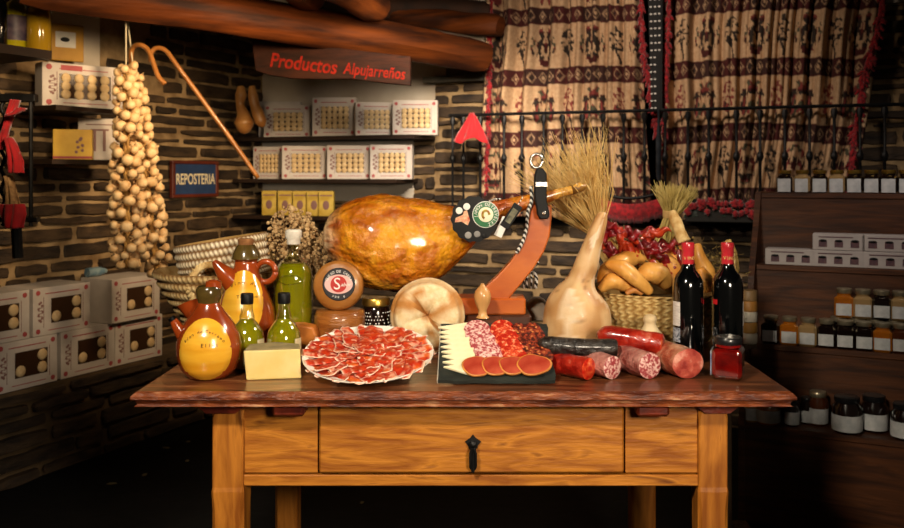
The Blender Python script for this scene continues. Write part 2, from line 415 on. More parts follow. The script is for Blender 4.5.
# ------------------------------------------------------------------ boxed garlic-like sweets
m_card = M('white_card_box', 'cfc6bd', 'bdb2a8', scale=8, rough=.6)
m_ink = M('brown_print', '85605a', rough=.6)
m_rp = M('red_print', 'a5484a', rough=.6)
m_win = M('box_window_dark', '3a2413', rough=.35)
m_ball = M('pale_sweet', 'e6cb9c', 'cfae7c', scale=30, rough=.7)
proto_box = {}
def sweet_box(name, W, D, Hh, style, label, group, words=None):
    t = thing(name, (0, 0, 0), label, 'box', group)
    mb = MB(); mb.rbox((-W/2, 0, 0), (W/2, D, Hh), .002); mb.build('carton', m_card, t)
    wx0, wx1 = (-.30*W, .34*W) if style != 'mini' else (-.20*W, .33*W)
    wz0, wz1 = (.2*Hh, .76*Hh) if style != 'mini' else (.24*Hh, .76*Hh)
    mb = MB(); mb.box((wx0, -.0008, wz0), (wx1, .0004, wz1)); mb.build('window', m_win, t)
    mb = MB(); r = random.Random(4)
    nx, nzz = (5, 4) if style == 'many' else ((4, 3) if style == 'big' else (3, 2))
    bw, bh = (wx1-wx0)/nx, (wz1-wz0)/nzz
    for i in range(nx):
        for j in range(nzz):
            if style == 'mini' and (i == 1 or r.random() < .15): continue
            mb.sphere((wx0+bw*(i+.5), -.001, wz0+bh*(j+.5)), min(bw, bh)*(.48 if style == 'mini' else .62), 8, 6, sc=(1, .35, 1))
    mb.build('sweets', m_ball, t, smooth='all')['kind'] = 'stuff'
    mb = MB()
    for sx, sz in ((-.42, .9), (.42, .9), (-.42, .1), (.42, .1)):
        mb.sphere((sx*W, -.0006, sz*Hh), .028*W+.003, 8, 4, sc=(1, .06, 1))
    mb.box((-.30*W, -.001, .86*Hh), (.3*W, 0, .88*Hh)); mb.box((-.25*W, -.001, .09*Hh), (.3*W, 0, .105*Hh))
    if style == 'big': mb.box((-.28*W, -.0012, .84*Hh), (-.02*W, 0, .96*Hh))
    mb.build('red_print', m_rp, t)
    mb = MB()
    for i in range(9):
        a = 2*PI*i/9; mb.sphere((-.38*W+.035*W*math.cos(a), -.0006, .5*Hh+.2*Hh*math.sin(a)), .006, 6, 4, sc=(1, .06, 1))
    for j in range(5): mb.box((-.42*W, -.0008, (.34+.06*j)*Hh), (-.35*W, 0, (.355+.06*j)*Hh))
    mb.box((-.33*W, -.0008, .16*Hh), (-.322*W, 0, .8*Hh)); mb.box((.36*W, -.0008, .16*Hh), (.368*W, 0, .8*Hh))
    mb.build('fine_print', m_ink, t)
    return t
def place(t, loc, rz): t.location = loc; t.rotation_euler = (0, 0, rz); return t
aL = math.atan2(DL.y, DL.x)
# bench: two rows of boxes
bproto = sweet_box('sweets_box', .285, .2, .2, 'mini', 'x', 'sweets boxes stacked on the stone bench')
used = False
def benchbox(u, z, label, off=0):
    global used
    b = bproto if not used else dup(bproto); used = True
    p = BX+DL*u-NL*(.02-off)
    place(b, (p.x, p.y, z), aL); b['label'] = label; return b
for u, l in ((tb(33)-.01, 'white sweets box in the lower bench row, cut by the left edge'), (tb(92), 'white sweets box in the lower row on the bench, middle one'), (tb(141)+.01, 'white sweets box in the lower row on the bench, nearest the table')):
    benchbox(u, .377, l)
for u, l, o in ((tb(8)-.03, 'white sweets box in the upper bench row, cut by the left edge', 0), (tb(68)-.01, 'white sweets box in the upper bench row, second from the left edge', .0), (tb(130)+.03, 'white sweets box in the upper bench row, nearest the garlic braid', .03)):
    benchbox(u, .5785, l, o)
benchbox(tb(33)-.31, .377, 'white sweets box in the lower row on the bench, outermost left')
o = MB().tube([(0, 0, 0), (.06, 0, .0), (.10, 0, .0)], [.022, .022, .01], 10).build('blue_packet', M('blue_plastic', '3f6f8c', '8aa0a8', scale=30, rough=.3), smooth=True)
p = BX+DL*tb(112)-NL*.16; o.location = (p.x, p.y, .802); o.rotation_euler = (0, 0, 1.0); tag(o, 'small blue and grey packet lying on top of the bench boxes', 'packet')
# big box and small boxes on the left wall
def board(name, a, b, label, mat=None, cat='shelf'):
    o = MB().rbox(a, b, .003).build(name, mat or m_rack); tag(o, label, cat); return o
a44 = math.radians(44)
bb = sweet_box('sweets_box', .34, .09, .185, 'big', 'large white box of round sweets tilted on a wall shelf left of the garlic', 'x'); del bb['group']
pc = P(84, 108, 3.78); place(bb, (pc.x, pc.y, pc.z), a44)
m_shelf = M('dark_shelf', '1c1109', '2c1b0f', scale=6, rough=.6)
def shelf_on_left(px0, px1, z, d, name, label, th=.02):
    mb = MB(); mb.T = ML; mb.box((wlo(px0, d), -d, z-th), (wlo(px1, d), 0, z)); o = mb.build(name, m_shelf); return tag(o, label, 'shelf')
shelf_on_left(56, 116, pc.z, .34, 'wall_shelf', 'thin dark shelf carrying the large white sweets box')
yb2 = 3.85
p2 = P(93, 160, yb2)
shelf_on_left(52, 116, p2.z, .32, 'wall_shelf', 'thin dark shelf carrying the yellow box and small white box')
wb = thing('tea_box', (P(98, 160, yb2+.05).x, yb2+.05, p2.z), 'small white printed box behind the yellow box on the wall shelf', 'box', rz=math.radians(25))
MB().rbox((-.08, 0, 0), (.09, .06, .185), .002).build('carton', m_card, wb)
mb = MB(); mb.box((-.02, -.001, .04), (-.008, 0, .13)); mb.box((.02, -.001, .04), (.032, 0, .13)); mb.box((-.03, -.001, .13), (.045, 0, .138)); mb.box((-.05, -.001, .155), (.06, 0, .16)); mb.build('print', m_ink, wb)
yx = thing('yellow_box', (P(73, 158, yb2-.12).x, yb2-.12, p2.z), 'small yellow box with a red bottom stripe on the wall shelf', 'box', rz=math.radians(18))
MB().rbox((-.078, 0, 0), (.075, .06, .128), .002).build('carton', M('yellow_card', 'dcb340', 'c99a2c', scale=9, rough=.5), yx)
MB().box((-.078, -.001, .004), (.075, 0, .014)).build('stripe', m_rp, yx)
mb = MB(); [mb.sphere((.025+.012*math.cos(i), -.001, .06+.03*math.sin(i*1.7)), .007, 6, 4, sc=(1, .1, 1)) for i in range(7)]; mb.build('flower_print', m_ink, yx)
# bottle shelf top left
zb = zat(53, 3.62)
shelf_on_left(-60, 52, zb-.0, .36, 'wall_shelf', 'dark shelf at the top left carrying oil bottles', .035)
m_glassg = M('green_glass', 'b9c48a', rough=.05, trans=.9, ior=1.45)
m_oil = M('olive_oil', '9c940a', 'c4b41c', scale=6, rough=.08, trans=.25, ior=1.38, coat=.8)
m_oil2 = M('amber_oil', 'b08a1c', rough=.12, trans=.25, ior=1.4, coat=.6)
m_oild = M('dark_oil', '4c4a10', rough=.1, trans=.5, ior=1.4, coat=.8)
m_wine = M('dark_bottle_glass', '040506', rough=.08, coat=1, spec=.8)
def shelf_bottle(px, Y, w_, h_, mat, label, lab=None, cork=True):
    p = P(px, 53, Y); t = thing('oil_bottle', (p.x, p.y, zb), label, 'bottle'); r = w_/2
    MB().lathe([(r*.9, 0), (r, .01), (r, h_*.62), (r*.85, h_*.72), (r*.35, h_*.80), (r*.33, h_*.93)], 20).build('glass', mat, t, smooth=True)
    MB().lathe([(r*.38, h_*.93), (r*.4, h_)], 14).build('stopper', M('stopper', '8a4a2a', rough=.6), t, smooth=True)
    if lab: MB().lathe([(r+.001, h_*.16), (r+.001, h_*.55)], 20, cap0=False, cap1=False).build('label', lab, t, smooth=True)
    return t
shelf_bottle(-2, 3.5, .07, .26, m_wine, 'dark bottle at the extreme top left corner of the shelf')
shelf_bottle(15, 3.58, .095, .26, m_oil, 'green oil bottle with a dark label on the top left shelf', M('dark_label', '2c2438', '5a4a52', scale=25, rough=.5))
lm = shelf_bottle(39, 3.6, .095, .25, m_oil2, 'amber bottle without label on the top left shelf'); 
# yellow picture
ty = 3.95; pf = thing('picture_frame', P(65, 43, ty), 'yellow framed card with a small black insect picture beside the shelf bottles', 'picture', rz=math.radians(38))
MB().rbox((-.09, 0, -.08), (.08, .02, .085), .003).build('mount', M('mustard_card', 'b98a2c', 'a5781f', scale=9, rough=.6), pf)
MB().box((-.04, -.002, -.02), (.045, 0, .05)).build('picture', m_paper, pf)
MB().sphere((0, -.003, .015), .02, 10, 6, sc=(1, .1, .55)).build('motif', m_black, pf)
mb = MB().box((-.02, .02, -.02), (.02, .20, .02)); mb.build('bracket', m_shelf, pf)

# REPOSTERIA sign
sp = W0+DL*wl(190); sY = (sp+NL*.05).y
rs = thing('bakery_sign', (sp.x+NL.x*.035, sp.y+NL.y*.035, zat(179, sp.y)), 'blue sign reading REPOSTERIA in a reddish frame on the stone wall', 'sign', rz=aL)
hw = .135*1.28; hh = .098
MB().box((-hw+.02, -.006, -hh+.015), (hw-.02, .01, hh-.015)).build('panel', M('navy_panel', '24385c', '2c4570', scale=10, rough=.5), rs)
mb = MB()
for a, b in (((-hw, -.012, -hh), (hw, .012, -hh+.018)), ((-hw, -.012, hh-.018), (hw, .012, hh)), ((-hw, -.012, -hh+.018), (-hw+.022, .012, hh-.018)), ((hw-.022, -.012, -hh+.018), (hw, .012, hh-.018))): mb.rbox(a, b, .003)
mb.build('frame', M('red_frame', '4a1a10', '6a2c1a', rough=.5), rs)
lettering('REPOSTERIA', .080, M('pale_letter', 'efe2bc', rough=.6), rs, at((0, -.007, -.003)), sx=.66, bold=.001)

# ------------------------------------------------------------------ garlic braids
m_garlic = M('garlic_skin', 'bd9058', 'e6c898', scale=22, rough=.55, bump=.3, lo=.3, hi=.65, sss=0)
gb = MB(); R = []
prof = [(.004, -.020), (.016, -.019), (.0245, -.008), (.0255, 0), (.021, .011), (.010, .019), (.0045, .027), (.003, .036)]
gb.lathe(prof, 12, rf=lambda a, h: 1+(.09*abs(math.cos(3*a))-.05 if h < .018 else 0))
def garlic(pxt, pyt, pxb, pyb, Y, n, w_, label, seed, top_hook):
    rng = random.Random(seed); t = thing('garlic_braid', P(pxb, pyb, Y), label, 'garlic braid', 'braids of garlic hanging from the log')
    o0 = Vector(t.location); A, B = P(pxt, pyt, Y)-o0, Vector((0, 0, 0))
    mb = MB(); mb.tube([P(*top_hook, Y)-o0, A], .003, 6); mb.build('string', M('pale_string', 'cdbf9f', rough=.8), t)
    mb = MB()
    for k in range(3): mb.tube([A*(1-i/24)+B*(i/24)+Vector((.008*math.cos(i*1.3+k*2.1), .008*math.sin(i*1.3+k*2.1), 0)) for i in range(25)], .007, 6)
    mb.build('stalk_plait', M('dry_stalk', 'b08a4c', '8a6430', scale=30, rough=.8), t, smooth=True)
    first = None
    for i in range(n):
        f = (i+.5)/n; wd = w_*(.55+.55*math.sin(min(1, f*1.5)*PI/2))*(1.0 if f < .93 else .7)
        a = i*2.39996; c = A*(1-f)+B*f; rng.random()
        d = Vector((math.cos(a), math.sin(a)*.75, 0)); p = c+d*wd*rng.uniform(.75, 1.1)+Vector((0, 0, rng.uniform(-.012, .012)))
        if first is None: b = gb.build('garlic_bulb', m_garlic, t, smooth='all'); first = b
        else: b = first.copy(); COL.objects.link(b); b.parent = t
        b.location = p; s = rng.uniform(.68, .98); b.scale = (s, s, s)
        b.rotation_euler = (-d*1).to_track_quat('Z', 'Y').to_euler() if rng.random() < .6 else (rng.uniform(-.9, .9), rng.uniform(-.9, .9), rng.uniform(0, 6))
    return t
garlic(126, 66, 127, 268, 3.55, 98, .054, 'left braid of garlic, its top tied with pale string', 1, (126, -2))
garlic(134, 74, 158, 276, 3.66, 98, .046, 'right braid of garlic, hanging next to the blue sign', 2, (125, -2))
# canes
m_cane = M('cane_wood', 'a87038', '86521e', scale=12, rough=.4, coat=.4)
def cane(pts, Y, label):
    P3 = spline([P(x, y, Y+dy) for x, y, dy in pts], 6); o0 = P3[0]
    o = MB().tube([p-o0 for p in P3], .0105, 8).build('walking_cane', m_cane, smooth='all'); o.location = o0; tag(o, label, 'cane')
cane([(151, 62, 0), (151, 53, 0), (157, 48, 0), (166, 51, 0), (176, 64, 0), (195, 90, .02), (230, 138, .06), (258, 178, .1)], 3.75, 'long walking cane with its shaft slanting right across the stone wall')
cane([(165, 84, -.06), (158, 76, -.06), (153, 62, -.05), (148, 50, -.04), (140, 45, -.04), (133, 48, -.02), (131, 62, .0), (133, 130, .1), (137, 210, .14)], 3.68, 'walking cane whose shaft hangs behind the garlic braids')
# hanging gourds by the corner
m_gourdb = M('brown_gourd', '9a6530', 'c48f50', scale=10, rough=.4, coat=.3)
for pts, l in (((( 241, 86, 3), (241, 95, 6), (240, 104, 4), (243, 114, 6), (244, 123, 10), (244, 131, 6), (244, 134, 1)), 'narrow-waisted brown gourd hanging on the stone wall, left one'), (((252, 86, 3), (253, 96, 5), (255, 106, 5), (258, 114, 6), (261, 122, 6), (263, 127, 2)), 'slim brown gourd hanging on the stone wall, right one')):
    Y = 4.75; o0 = P(pts[0][0], pts[0][1], Y); t = thing('hanging_gourd', o0, l, 'gourd')
    K = spline([Vector((*P(x, y, Y)-o0,)) for x, y, r in pts], 4); rr = [r for *_, r in pts]
    rad = [interp([(i, rr[i]) for i in range(len(rr))], k/4)*Y/F for k in range(len(K))]
    MB().tube(K, rad, 14).build('gourd', m_gourdb, t, smooth='all')
    MB().tube([(0, 0, 0), (.0, .05, .04)], .003, 5).build('cord', m_shelf, t)

# ------------------------------------------------------------------ niche shelves and boxes
def nb(px, off): return C0+NB*off+DB*ub(px, off)
for z, l in ((zat(137.5, 5.0), 'upper plank shelf of the corner niche carrying four boxes'), (zat(179, 5.0), 'lower plank shelf of the corner niche carrying four boxes')):
    mb = MB(); mb.T = MB_; mb.box((.0, -.30, z-.02), (1.12 if z > 1.3 else 1.02, 0, z)); o = mb.build('niche_shelf', m_shelf); tag(o, l, 'shelf')
z1, z2 = zat(137.5, 5.0), zat(179, 5.0)
n1 = sweet_box('niche_box', .24, .09, .185, 'many', 'x', 'sweets boxes on the niche shelves')
first = [n1]
def nbox(px, z, rz, label, sc=(1, 1, 1), off=.24):
    b = first.pop() if first else dup(n1)
    p = nb(px, off); place(b, (p.x, p.y, z), rz); b['label'] = label; b.scale = sc
    return b
nbox(415, z1, -.03, 'sweets box on the upper niche shelf, rightmost, beside the stone pillar')
nbox(376, z1, .22, 'sweets box on the upper niche shelf, second from the right, turned slightly', (.92, 1, .97), .25)
nbox(334, z1, 0, 'taller white sweets box on the upper niche shelf with a header strip', (1.0, 1, 1.16), .24)
nbox(287, z1, .0, 'sweets box on the upper niche shelf, leftmost', (1.1, 1, 1.0), .2)
nbox(391, z2, -.05, 'sweets box on the lower niche shelf, rightmost', (.95, 1, 1))
nbox(349, z2, .02, 'sweets box on the lower niche shelf, second from the right')
nbox(305, z2, .16, 'sweets box on the lower niche shelf, third from the right', (1.05, 1, 1))
nbox(268, z2, -.3, 'sweets box on the lower niche shelf, leftmost against the left wall', (.8, 1, 1), .2)
o = MB().rbox((-.125, 0, 0), (.12, .08, .215), .002).build('white_box', m_card); p = nb(280, .10); o.location = (p.x, p.y, z1); tag(o, 'plain white box standing behind the leftmost box on the upper niche shelf', 'box')
# yellow packets
mb = MB(); mb.T = MB_; z3 = zat(215, 5.0); mb.box((0, -.3, z3-.02), (.62, 0, z3)); tag(mb.build('niche_shelf', m_shelf), 'lowest dark niche shelf carrying yellow packets', 'shelf')
m_yel = M('yellow_packet', 'b7962f', 'd6ba58', scale=14, rough=.6, lo=.4, hi=.6)
for i, px in enumerate((269, 285, 300, 314, 326)):
    t = thing('yellow_packet', (0, 0, 0), ['leftmost', 'second', 'middle', 'fourth', 'rightmost'][i]+' of the yellow packets on the lowest niche shelf', 'packet', 'yellow packets on the lowest niche shelf')
    p = nb(px, .24); t.location = (p.x, p.y, z3)
    MB().rbox((-.041, 0, 0), (.041, .05, .138), .002).build('packet', m_yel, t)
    MB().sphere((0, -.001, .06), .02, 8, 6, sc=(.9, .06, 1.3)).build('print', m_ink, t)
    MB().box((-.035, -.001, .11), (.035, 0, .117)).build('print', m_ink, t)

# ------------------------------------------------------------------ curtains
m_curt = M('curtain_cloth', 'ffffff', 'e8e0d8', scale=60, rough=.9, vcol=True, bump=.5, bscale=250)
CREAM, MAR, DK, GRN = lin('c2a27e'), lin('471613'), lin('2c231c'), lin('4a4a38')
ROSE = lin('7c3530')
def cloth_col(u, z):
    band = ((z-2.075) / .315); k = round(band); d = (z-2.075-k*.315)
    if abs(d) < .043:
        a = (u/.052) % 1-.5; b = d/.040
        di = abs(a)*2+abs(b)
        if abs(d) > .038: return MAR
        if .55 < di < .78: return mix(CREAM, MAR, .35)
        if di < .28: return CREAM if int(math.floor(u/.052)) % 3 else DK
        return MAR if int(math.floor(u/.156)) % 2 else mix(MAR, DK, .6)
    row = math.floor((z-2.075)/.315)
    v = (z-2.075-row*.315)/.315      # 0..1 between bands
    per = .27; ci = math.floor(u/per); x = (u/per-ci-.5)*2   # -1..1
    ax = abs(x)
    v2 = (v-.5)/.32
    e = (x/.50)**2+v2**2
    if e < 1:
        n1 = nz(ax*5.5+1.7, v*7+row*3.1, 5)+.5*nz(ax*14, v*16+row, 2)
        if n1 > .0-.10*(1-e):
            c = nz(ax*3+7, v*6, row*2.+1)
            return [DK, MAR, ROSE, GRN][max(0, min(3, int((c+.45)*4.4)))]
    xs = ((u/per+.5) % 1-.5)*2
    e2 = (xs/.26)**2+((v-.55)/.24)**2
    if e2 < 1 and nz(u*60, v*16, 9)+.25*math.cos(8*math.atan2(v-.55, xs*.6)) > .05: return DK if row % 2 else ROSE
    if abs(xs-.1*math.sin(v*9)) < .035 and .15 < v < .5: return DK
    return CREAM
def curtain(name, top, bot, ztop, zbot, off, folds, label, seed):
    nu, nv = 230, 210; mb = MB(); mb.T = MB_
    def fn(s, t):
        z = ztop+(zbot-ztop)*t
        e0 = top[0]+(bot[0]-top[0])*t**1.2; e1 = top[1]+(bot[1]-top[1])*t**1.4
        u = e0+(e1-e0)*s; ph = folds*2*PI*(s+.03*math.sin(7*s+seed)+.012*math.sin(3*t*PI+seed*2))
        y = -(off+.040*math.sin(ph)*(.7+.3*math.sin(5*s+seed))+.012*math.sin(2.3*ph+t*3))
        W = (top[1]-top[0])*1.0
        zc = z+.02*math.sin(s*5+seed)*t+.04*(1-t)*(s-.5)
        return (Vector((u, y, z)), cloth_col(s*W*1.12+seed*.07, zc))
    mb.grid(fn, nu, nv)
    t = thing(name, MB_ @ Vector(((top[0]+top[1])/2, -off, zbot)), label, 'curtain')
    inv = Matrix.Translation(-Vector(t.location)); mb.v = [inv @ v for v in mb.v]
    mb.build('cloth', m_curt, t, smooth='all', solid=.003)
    return t, inv
m_fringe = M('red_fringe', 'a80e1a', '5e060e', scale=60, rough=.8, sheen=.3)
def fringe(t, inv, pts, w_, seed, off):
    rng = random.Random(seed); mb = MB(); S = spline([Vector((u, -off, z)) for u, z in pts], 10)
    for k in range(len(S)-1):
        for j in range(5):
            f = rng.random(); p = S[k]*(1-f)+S[k+1]*f; a = rng.uniform(0, 2*PI)
            e = p+Vector((math.cos(a)*w_*rng.uniform(.4, 1), -abs(math.sin(a))*w_*.5, -rng.uniform(.01, .04)))
            mb.tube([MB_ @ p, MB_ @ ((p+e)/2+Vector((0, -.004, .004))), MB_ @ e], [.006, .008, .004], 5)
    mb.tube([MB_ @ p for p in S], w_*.35, 6)
    mb.v = [inv @ v for v in mb.v]; mb.build('fringe', m_fringe, t, smooth='all')
c1, i1 = curtain('patterned_curtain', (ub(496), ub(640)), (ub(486), ub(655)), 2.46, 1.03, .09, 7.5, 'left cream curtain with dark red woven bands, edged in red fringe', 1.0)
fringe(c1, i1, [(ub(494, .1), 2.46), (ub(492, .1), 2.0), (ub(490, .1), 1.6), (ub(487, .1), 1.15)], .024, 4, .12)
fringe(c1, i1, [(ub(641, .1), 2.46), (ub(643, .1), 1.95), (ub(650, .1), 1.7), (ub(658, .1), 1.45)], .03, 5, .12)
c2, i2 = curtain('patterned_curtain', (ub(668), ub(889)), (ub(662), ub(846)), 2.46, 1.03, .09, 10.5, 'right cream curtain with dark red woven bands, drawn in at its right', 2.3)
fringe(c2, i2, [(ub(671, .1), 2.46), (ub(669, .1), 1.95), (ub(666, .1), 1.7), (ub(665, .1), 1.35)], .026, 6, .12)
fringe(c2, i2, [(ub(888, .1), 2.46), (ub(880, .1), 1.97), (ub(864, .1), 1.7), (ub(852, .1), 1.35), (ub(846, .1), 1.1)], .038, 7, .13)
# studded bell collar
so = MB_ @ Vector((ub(657, .16), -.17, zat(112, 4.4)))
st = thing('studded_strap', so, 'black leather strap with white studs hanging between the two curtains', 'strap', rz=-A20)
mb = MB(); ztop = 2.45-so.z
mb.grid(lambda a, b: Vector(((a-.5)*(.078-.024*(1-b))+.0+(-.012*b), -.004*math.sin(a*PI), ztop*b)), 4, 12); mb.build('leather', M('black_leather', '070607', '0d0c0c', scale=30, rough=.8), st, solid=.006)
mb = MB()
for j in range(22):
    z = .012+j*.0355
    for i in (-1, 0, 1):
        if j < 8 and i == 1: continue
        if z < ztop: mb.sphere((i*(.0165+.0003*j)-.012*z/ztop-(.005 if j < 8 else 0), -.010, z), .0060, 8, 5, sc=(1.1, .5, .8))
mb.build('studs', M('white_stud', 'd9d6d0', rough=.3), st, smooth='all')
ck = thing('iron_bell_clapper', MB_ @ Vector((ub(659, .2), -.21, zat(180, 4.4))), 'long grey iron bell piece hanging from the rail between the curtains', 'bell', rz=-A20)
MB().lathe([(.012, 0), (.022, .02), (.024, .2), (.014, .24), (.008, .30), (.008, .345)], 12, sy=.6).build('body', M('grey_iron', '2a2f36', '3b424a', scale=20, rough=.5, metal=.5), ck, smooth=True)
# railing
rl = thing('iron_railing', MB_ @ Vector((ub(480), -.2, 1.08)), 'black wrought iron railing across the lower part of both curtains', 'railing', rz=-A20)
x0r, zr = Vector(rl.location), 0
u0 = ub(480, .2)
def RL(px): return ub(px, .2)-u0-.0
ztr, zbr = 1.565-1.08, .0
MB().tube([(RL(462), 0, ztr), (RL(1010), 0, ztr)], .009, 6).build('top_rail', m_iron, rl, smooth=True)
MB().rbox((RL(462), -.008, -.012), (RL(1010), .008, .004), .002).build('bottom_rail', m_iron, rl)
barp = None
for i, px in enumerate([465, 476, 493, 517, 535, 557, 576, 596, 617, 638, 659, 680, 703, 724, 752, 776, 801, 826, 851, 877, 902]):
    if barp is None:
        mb = MB(); h = ztr+.05
        mb.lathe([(.007, -.03), (.007, ztr*.48), (.013, ztr*.50), (.017, ztr*.53), (.013, ztr*.56), (.007, ztr*.58), (.007, ztr-.06), (.016, ztr-.03), (.012, ztr-.01)], 8)
        barp = mb.build('bar', m_iron, rl, smooth=True); b = barp
    else: b = barp.copy(); COL.objects.link(b); b.parent = rl
    b.location = (RL(px), 0, 0)
# wall stays carry it
MB().tube([(RL(462), 0, ztr), (RL(462), .2, ztr)], .009, 6).build('stay', m_iron, rl)
MB().tube([(RL(462), 0, 0), (RL(462), .2, 0)], .009, 6).build('stay', m_iron, rl)
# red cloth cap on railing end
def cap(px, py, Y, sc, label, mat=m_redcloth, name='red_cloth', bot=.085):
    o0 = P(px, py, Y); mb = MB()
    def fn(a, b):
        r = (.008+bot*b)*sc; ang = -PI*.95+a*PI*.9*1.0
        w2 = 1+.18*math.sin(a*14+b*2)
        return Vector((r*w2*math.cos(ang)*.9, r*w2*math.sin(ang)*.5, -.15*b*sc*(1+.1*math.sin(a*9))))
    mb.grid(fn, 20, 8); o = mb.build(name, mat, smooth='all', solid=.004); o.location = o0; tag(o, label, 'cloth'); return o
cap(472, 113, 4.45, .95, 'red cloth tassel hanging on the left end of the railing')
# red fringed garlands below the railing
def garland(pxa, pxb, py, Yoff, label, cat, seed, flowers=False):
    rng = random.Random(seed); ua, ub_ = ub(pxa, Yoff), ub(pxb, Yoff); o0 = MB_ @ Vector(((ua+ub_)/2, -Yoff, zat(py, 4.45)))
    t = thing('flower_box' if flowers else 'tassel_band', o0, label, cat, rz=-A20); Wd = (ub_-ua)/2
    if not flowers:
        MB().tube([(Wd*(-1+2*i/16), 0, .05-.035*math.sin(PI*i/16)) for i in range(17)], .009, 8).build('strap', m_fringe, t, smooth='all')
        mb = MB()
        for i in range(46):
            x = -Wd+2*Wd*(i+.5)/46; z = .05-.035*math.sin(PI*(i+.5)/46)
            mb.tube([(x, -.014, z+.012), (x+.002, -.022, z-.03), (x, -.014, z-.075-.01*rng.random())], [.005, .008, .003], 6)
        mb.build('tassels', m_fringe, t, smooth='all')
        MB().tube([(Wd*(-1+2*i/16)*.95, -.012, .085-.03*math.sin(PI*i/16)) for i in range(17)], .009, 6).build('black_cord', m_black, t, smooth='all')
    else:
        MB().rbox((-Wd, -.04, -.06), (Wd, .04, -.005), .004).build('trough', M('dark_trough', '1c1a16', rough=.8), t)
        mb = MB()
        for i in range(150):
            a = rng.uniform(0, 6.28); p = Vector((rng.uniform(-Wd, Wd), rng.uniform(-.04, .02), rng.uniform(-.03, .03))); d = Vector((math.cos(a), -.3, math.sin(a)))*.028
            e = Vector((-d.z, 0, d.x))*.35; i0 = [mb.vert(q) for q in (p, p+d*.5+e, p+d, p+d*.5-e)]; mb.face(i0)
        o = mb.build('leaves', M('dark_leaf', '16201a', '26352a', rough=.6), t, solid=.001); o['kind'] = 'stuff'
        for i in range(26):
            o = MB().sphere((0, 0, 0), .020*rng.uniform(.7, 1.15), 16, 12, df=lambda d: .85+.9*nz(d.x*3.3+i, d.y*3.3, d.z*3.3)).build('flower', m_fringe, t, smooth='all')
            o.location = (-Wd+2*Wd*(i+.5)/26+rng.uniform(-.01, .01), -.045, rng.uniform(-.02, .035))
    return t
garland(596, 664, 208, .30, 'red tasselled harness band hanging from the railing behind the basket', 'tassels', 3)
garland(686, 766, 207, .24, 'row of red flowers with dark leaves along the foot of the railing', 'flowers', 4, True)

# ------------------------------------------------------------------ left iron rack with red cloths
ir = thing('iron_hanging_rack', P(16, 225, 3.0), 'black iron hanging rack at the left edge of the photo', 'rack')
io = Vector(ir.location)
def qq(px, py, dy=0): return P(px, py, 3.0+dy)-io
MB().tube([qq(31, 96), qq(31, 226)], .007, 8).build('bar', m_iron, ir)
MB().tube([qq(3, 96)+Vector((.006*math.cos(i), .006*math.sin(i), 0))+(qq(3, 226)-qq(3, 96))*(i/40) for i in range(41)], .007, 6).build('twisted_bar', m_iron, ir, smooth='all')
MB().rbox(tuple(qq(-14, 102)-Vector((0, .01, 0))), tuple(qq(36, 94)+Vector((0, .02, 0))), .003).build('top_plate', m_iron, ir)
MB().rbox(tuple(qq(-14, 222)-Vector((0, .01, 0))), tuple(qq(38, 217)+Vector((0, .02, 0))), .003).build('bottom_plate', m_iron, ir)
MB().tube([qq(16, 222), qq(18, 258)], .018, 8).build('hanging_rod', m_iron, ir)
MB().tube([qq(16, 97), qq(16, 97, .65)], .012, 6).build('wall_arm', m_iron, ir)
def cloth_strip(pts, wds, Y, label, mat, name='red_cloth'):
    S = spline([P(x, y, Y) for x, y in pts], 6); o0 = S[0]; n = len(S); mb = MB()
    def fn(a, b):
        k = min(n-1, int(round(b*(n-1)))); wd = interp([(i/(len(wds)-1), wds[i]) for i in range(len(wds))], b)*Y/F
        return S[k]-o0+Vector(((a-.5)*wd, -.022*math.sin(a*PI)-.008*math.sin(a*17+b*4), 0))
    mb.grid(fn, 14, n-1); o = mb.build(name, mat, smooth='all', solid=.004); o.location = o0; tag(o, label, 'cloth'); return o
cloth_strip([(16, 100), (12, 112), (9, 125), (6, 138), (7, 150)], [6, 7, 6, 8, 10], 2.96, 'narrow red cloth ribbon hanging at the top of the iron rack', m_redcloth)
cloth_strip([(22, 108), (18, 113), (10, 116)], [7, 6, 6], 2.93, 'short red cloth end folded over the iron rack', m_redcloth)
cloth_strip([(9, 138), (13, 150), (16, 162), (17, 173)], [4, 12, 18, 17], 2.94, 'bright red hanging cloth cone in the iron rack', m_redcloth)
cloth_strip([(9, 176), (12, 190), (14, 205)], [3, 10, 18], 2.95, 'beige patterned cloth doll skirt hanging in the iron rack', M('beige_cloth', 'b08a5c', '6a4a2c', scale=40, rough=.9), 'beige_cloth')
cloth_strip([(12, 204), (14, 214), (15, 228)], [22, 26, 20], 2.93, 'crimson ruffled cloth at the foot of the iron rack', m_redcloth)

# ------------------------------------------------------------------ stepped rack on the right
aR = -math.radians(25); DR = Vector((math.cos(aR), math.sin(aR), 0)); NR = Vector((math.sin(aR), -math.cos(aR), 0))
R0 = Vector((1.190, 3.60, 0))
RK = Matrix.Identity(4); RK.col[0][:3] = DR; RK.col[1][:3] = -NR; RK.col[2][:3] = (0, 0, 1); RK.col[3][:3] = R0
rk = thing('stepped_display_rack', R0, 'dark wooden stepped display rack at the right full of jars', 'rack'); rk.rotation_euler = (0, 0, aR)
steps = [(0.0, 1.178), (.16, .900), (.32, .618), (.48, .355)]   # forward offset, height
RL_ = 1.5
for i, (d, z) in enumerate(steps):
    nd = steps[i+1][1] if i < 3 else 0
    MB().rbox((0, -d-.0, z-.022), (RL_, -d+(.20 if i == 0 else .16), z), .003).build('shelf', m_rack, rk)
    MB().box((0.0, -d+.005, nd), (RL_, -d+.022, z-.022)).build('riser', m_rack, rk)
mb = MB(); prof = [(-.48, 0), (.20, 0), (.20, 1.18), (-.0, 1.18), (-.07, 1.06), (-.21, .86), (-.35, .58), (-.48, .36)]
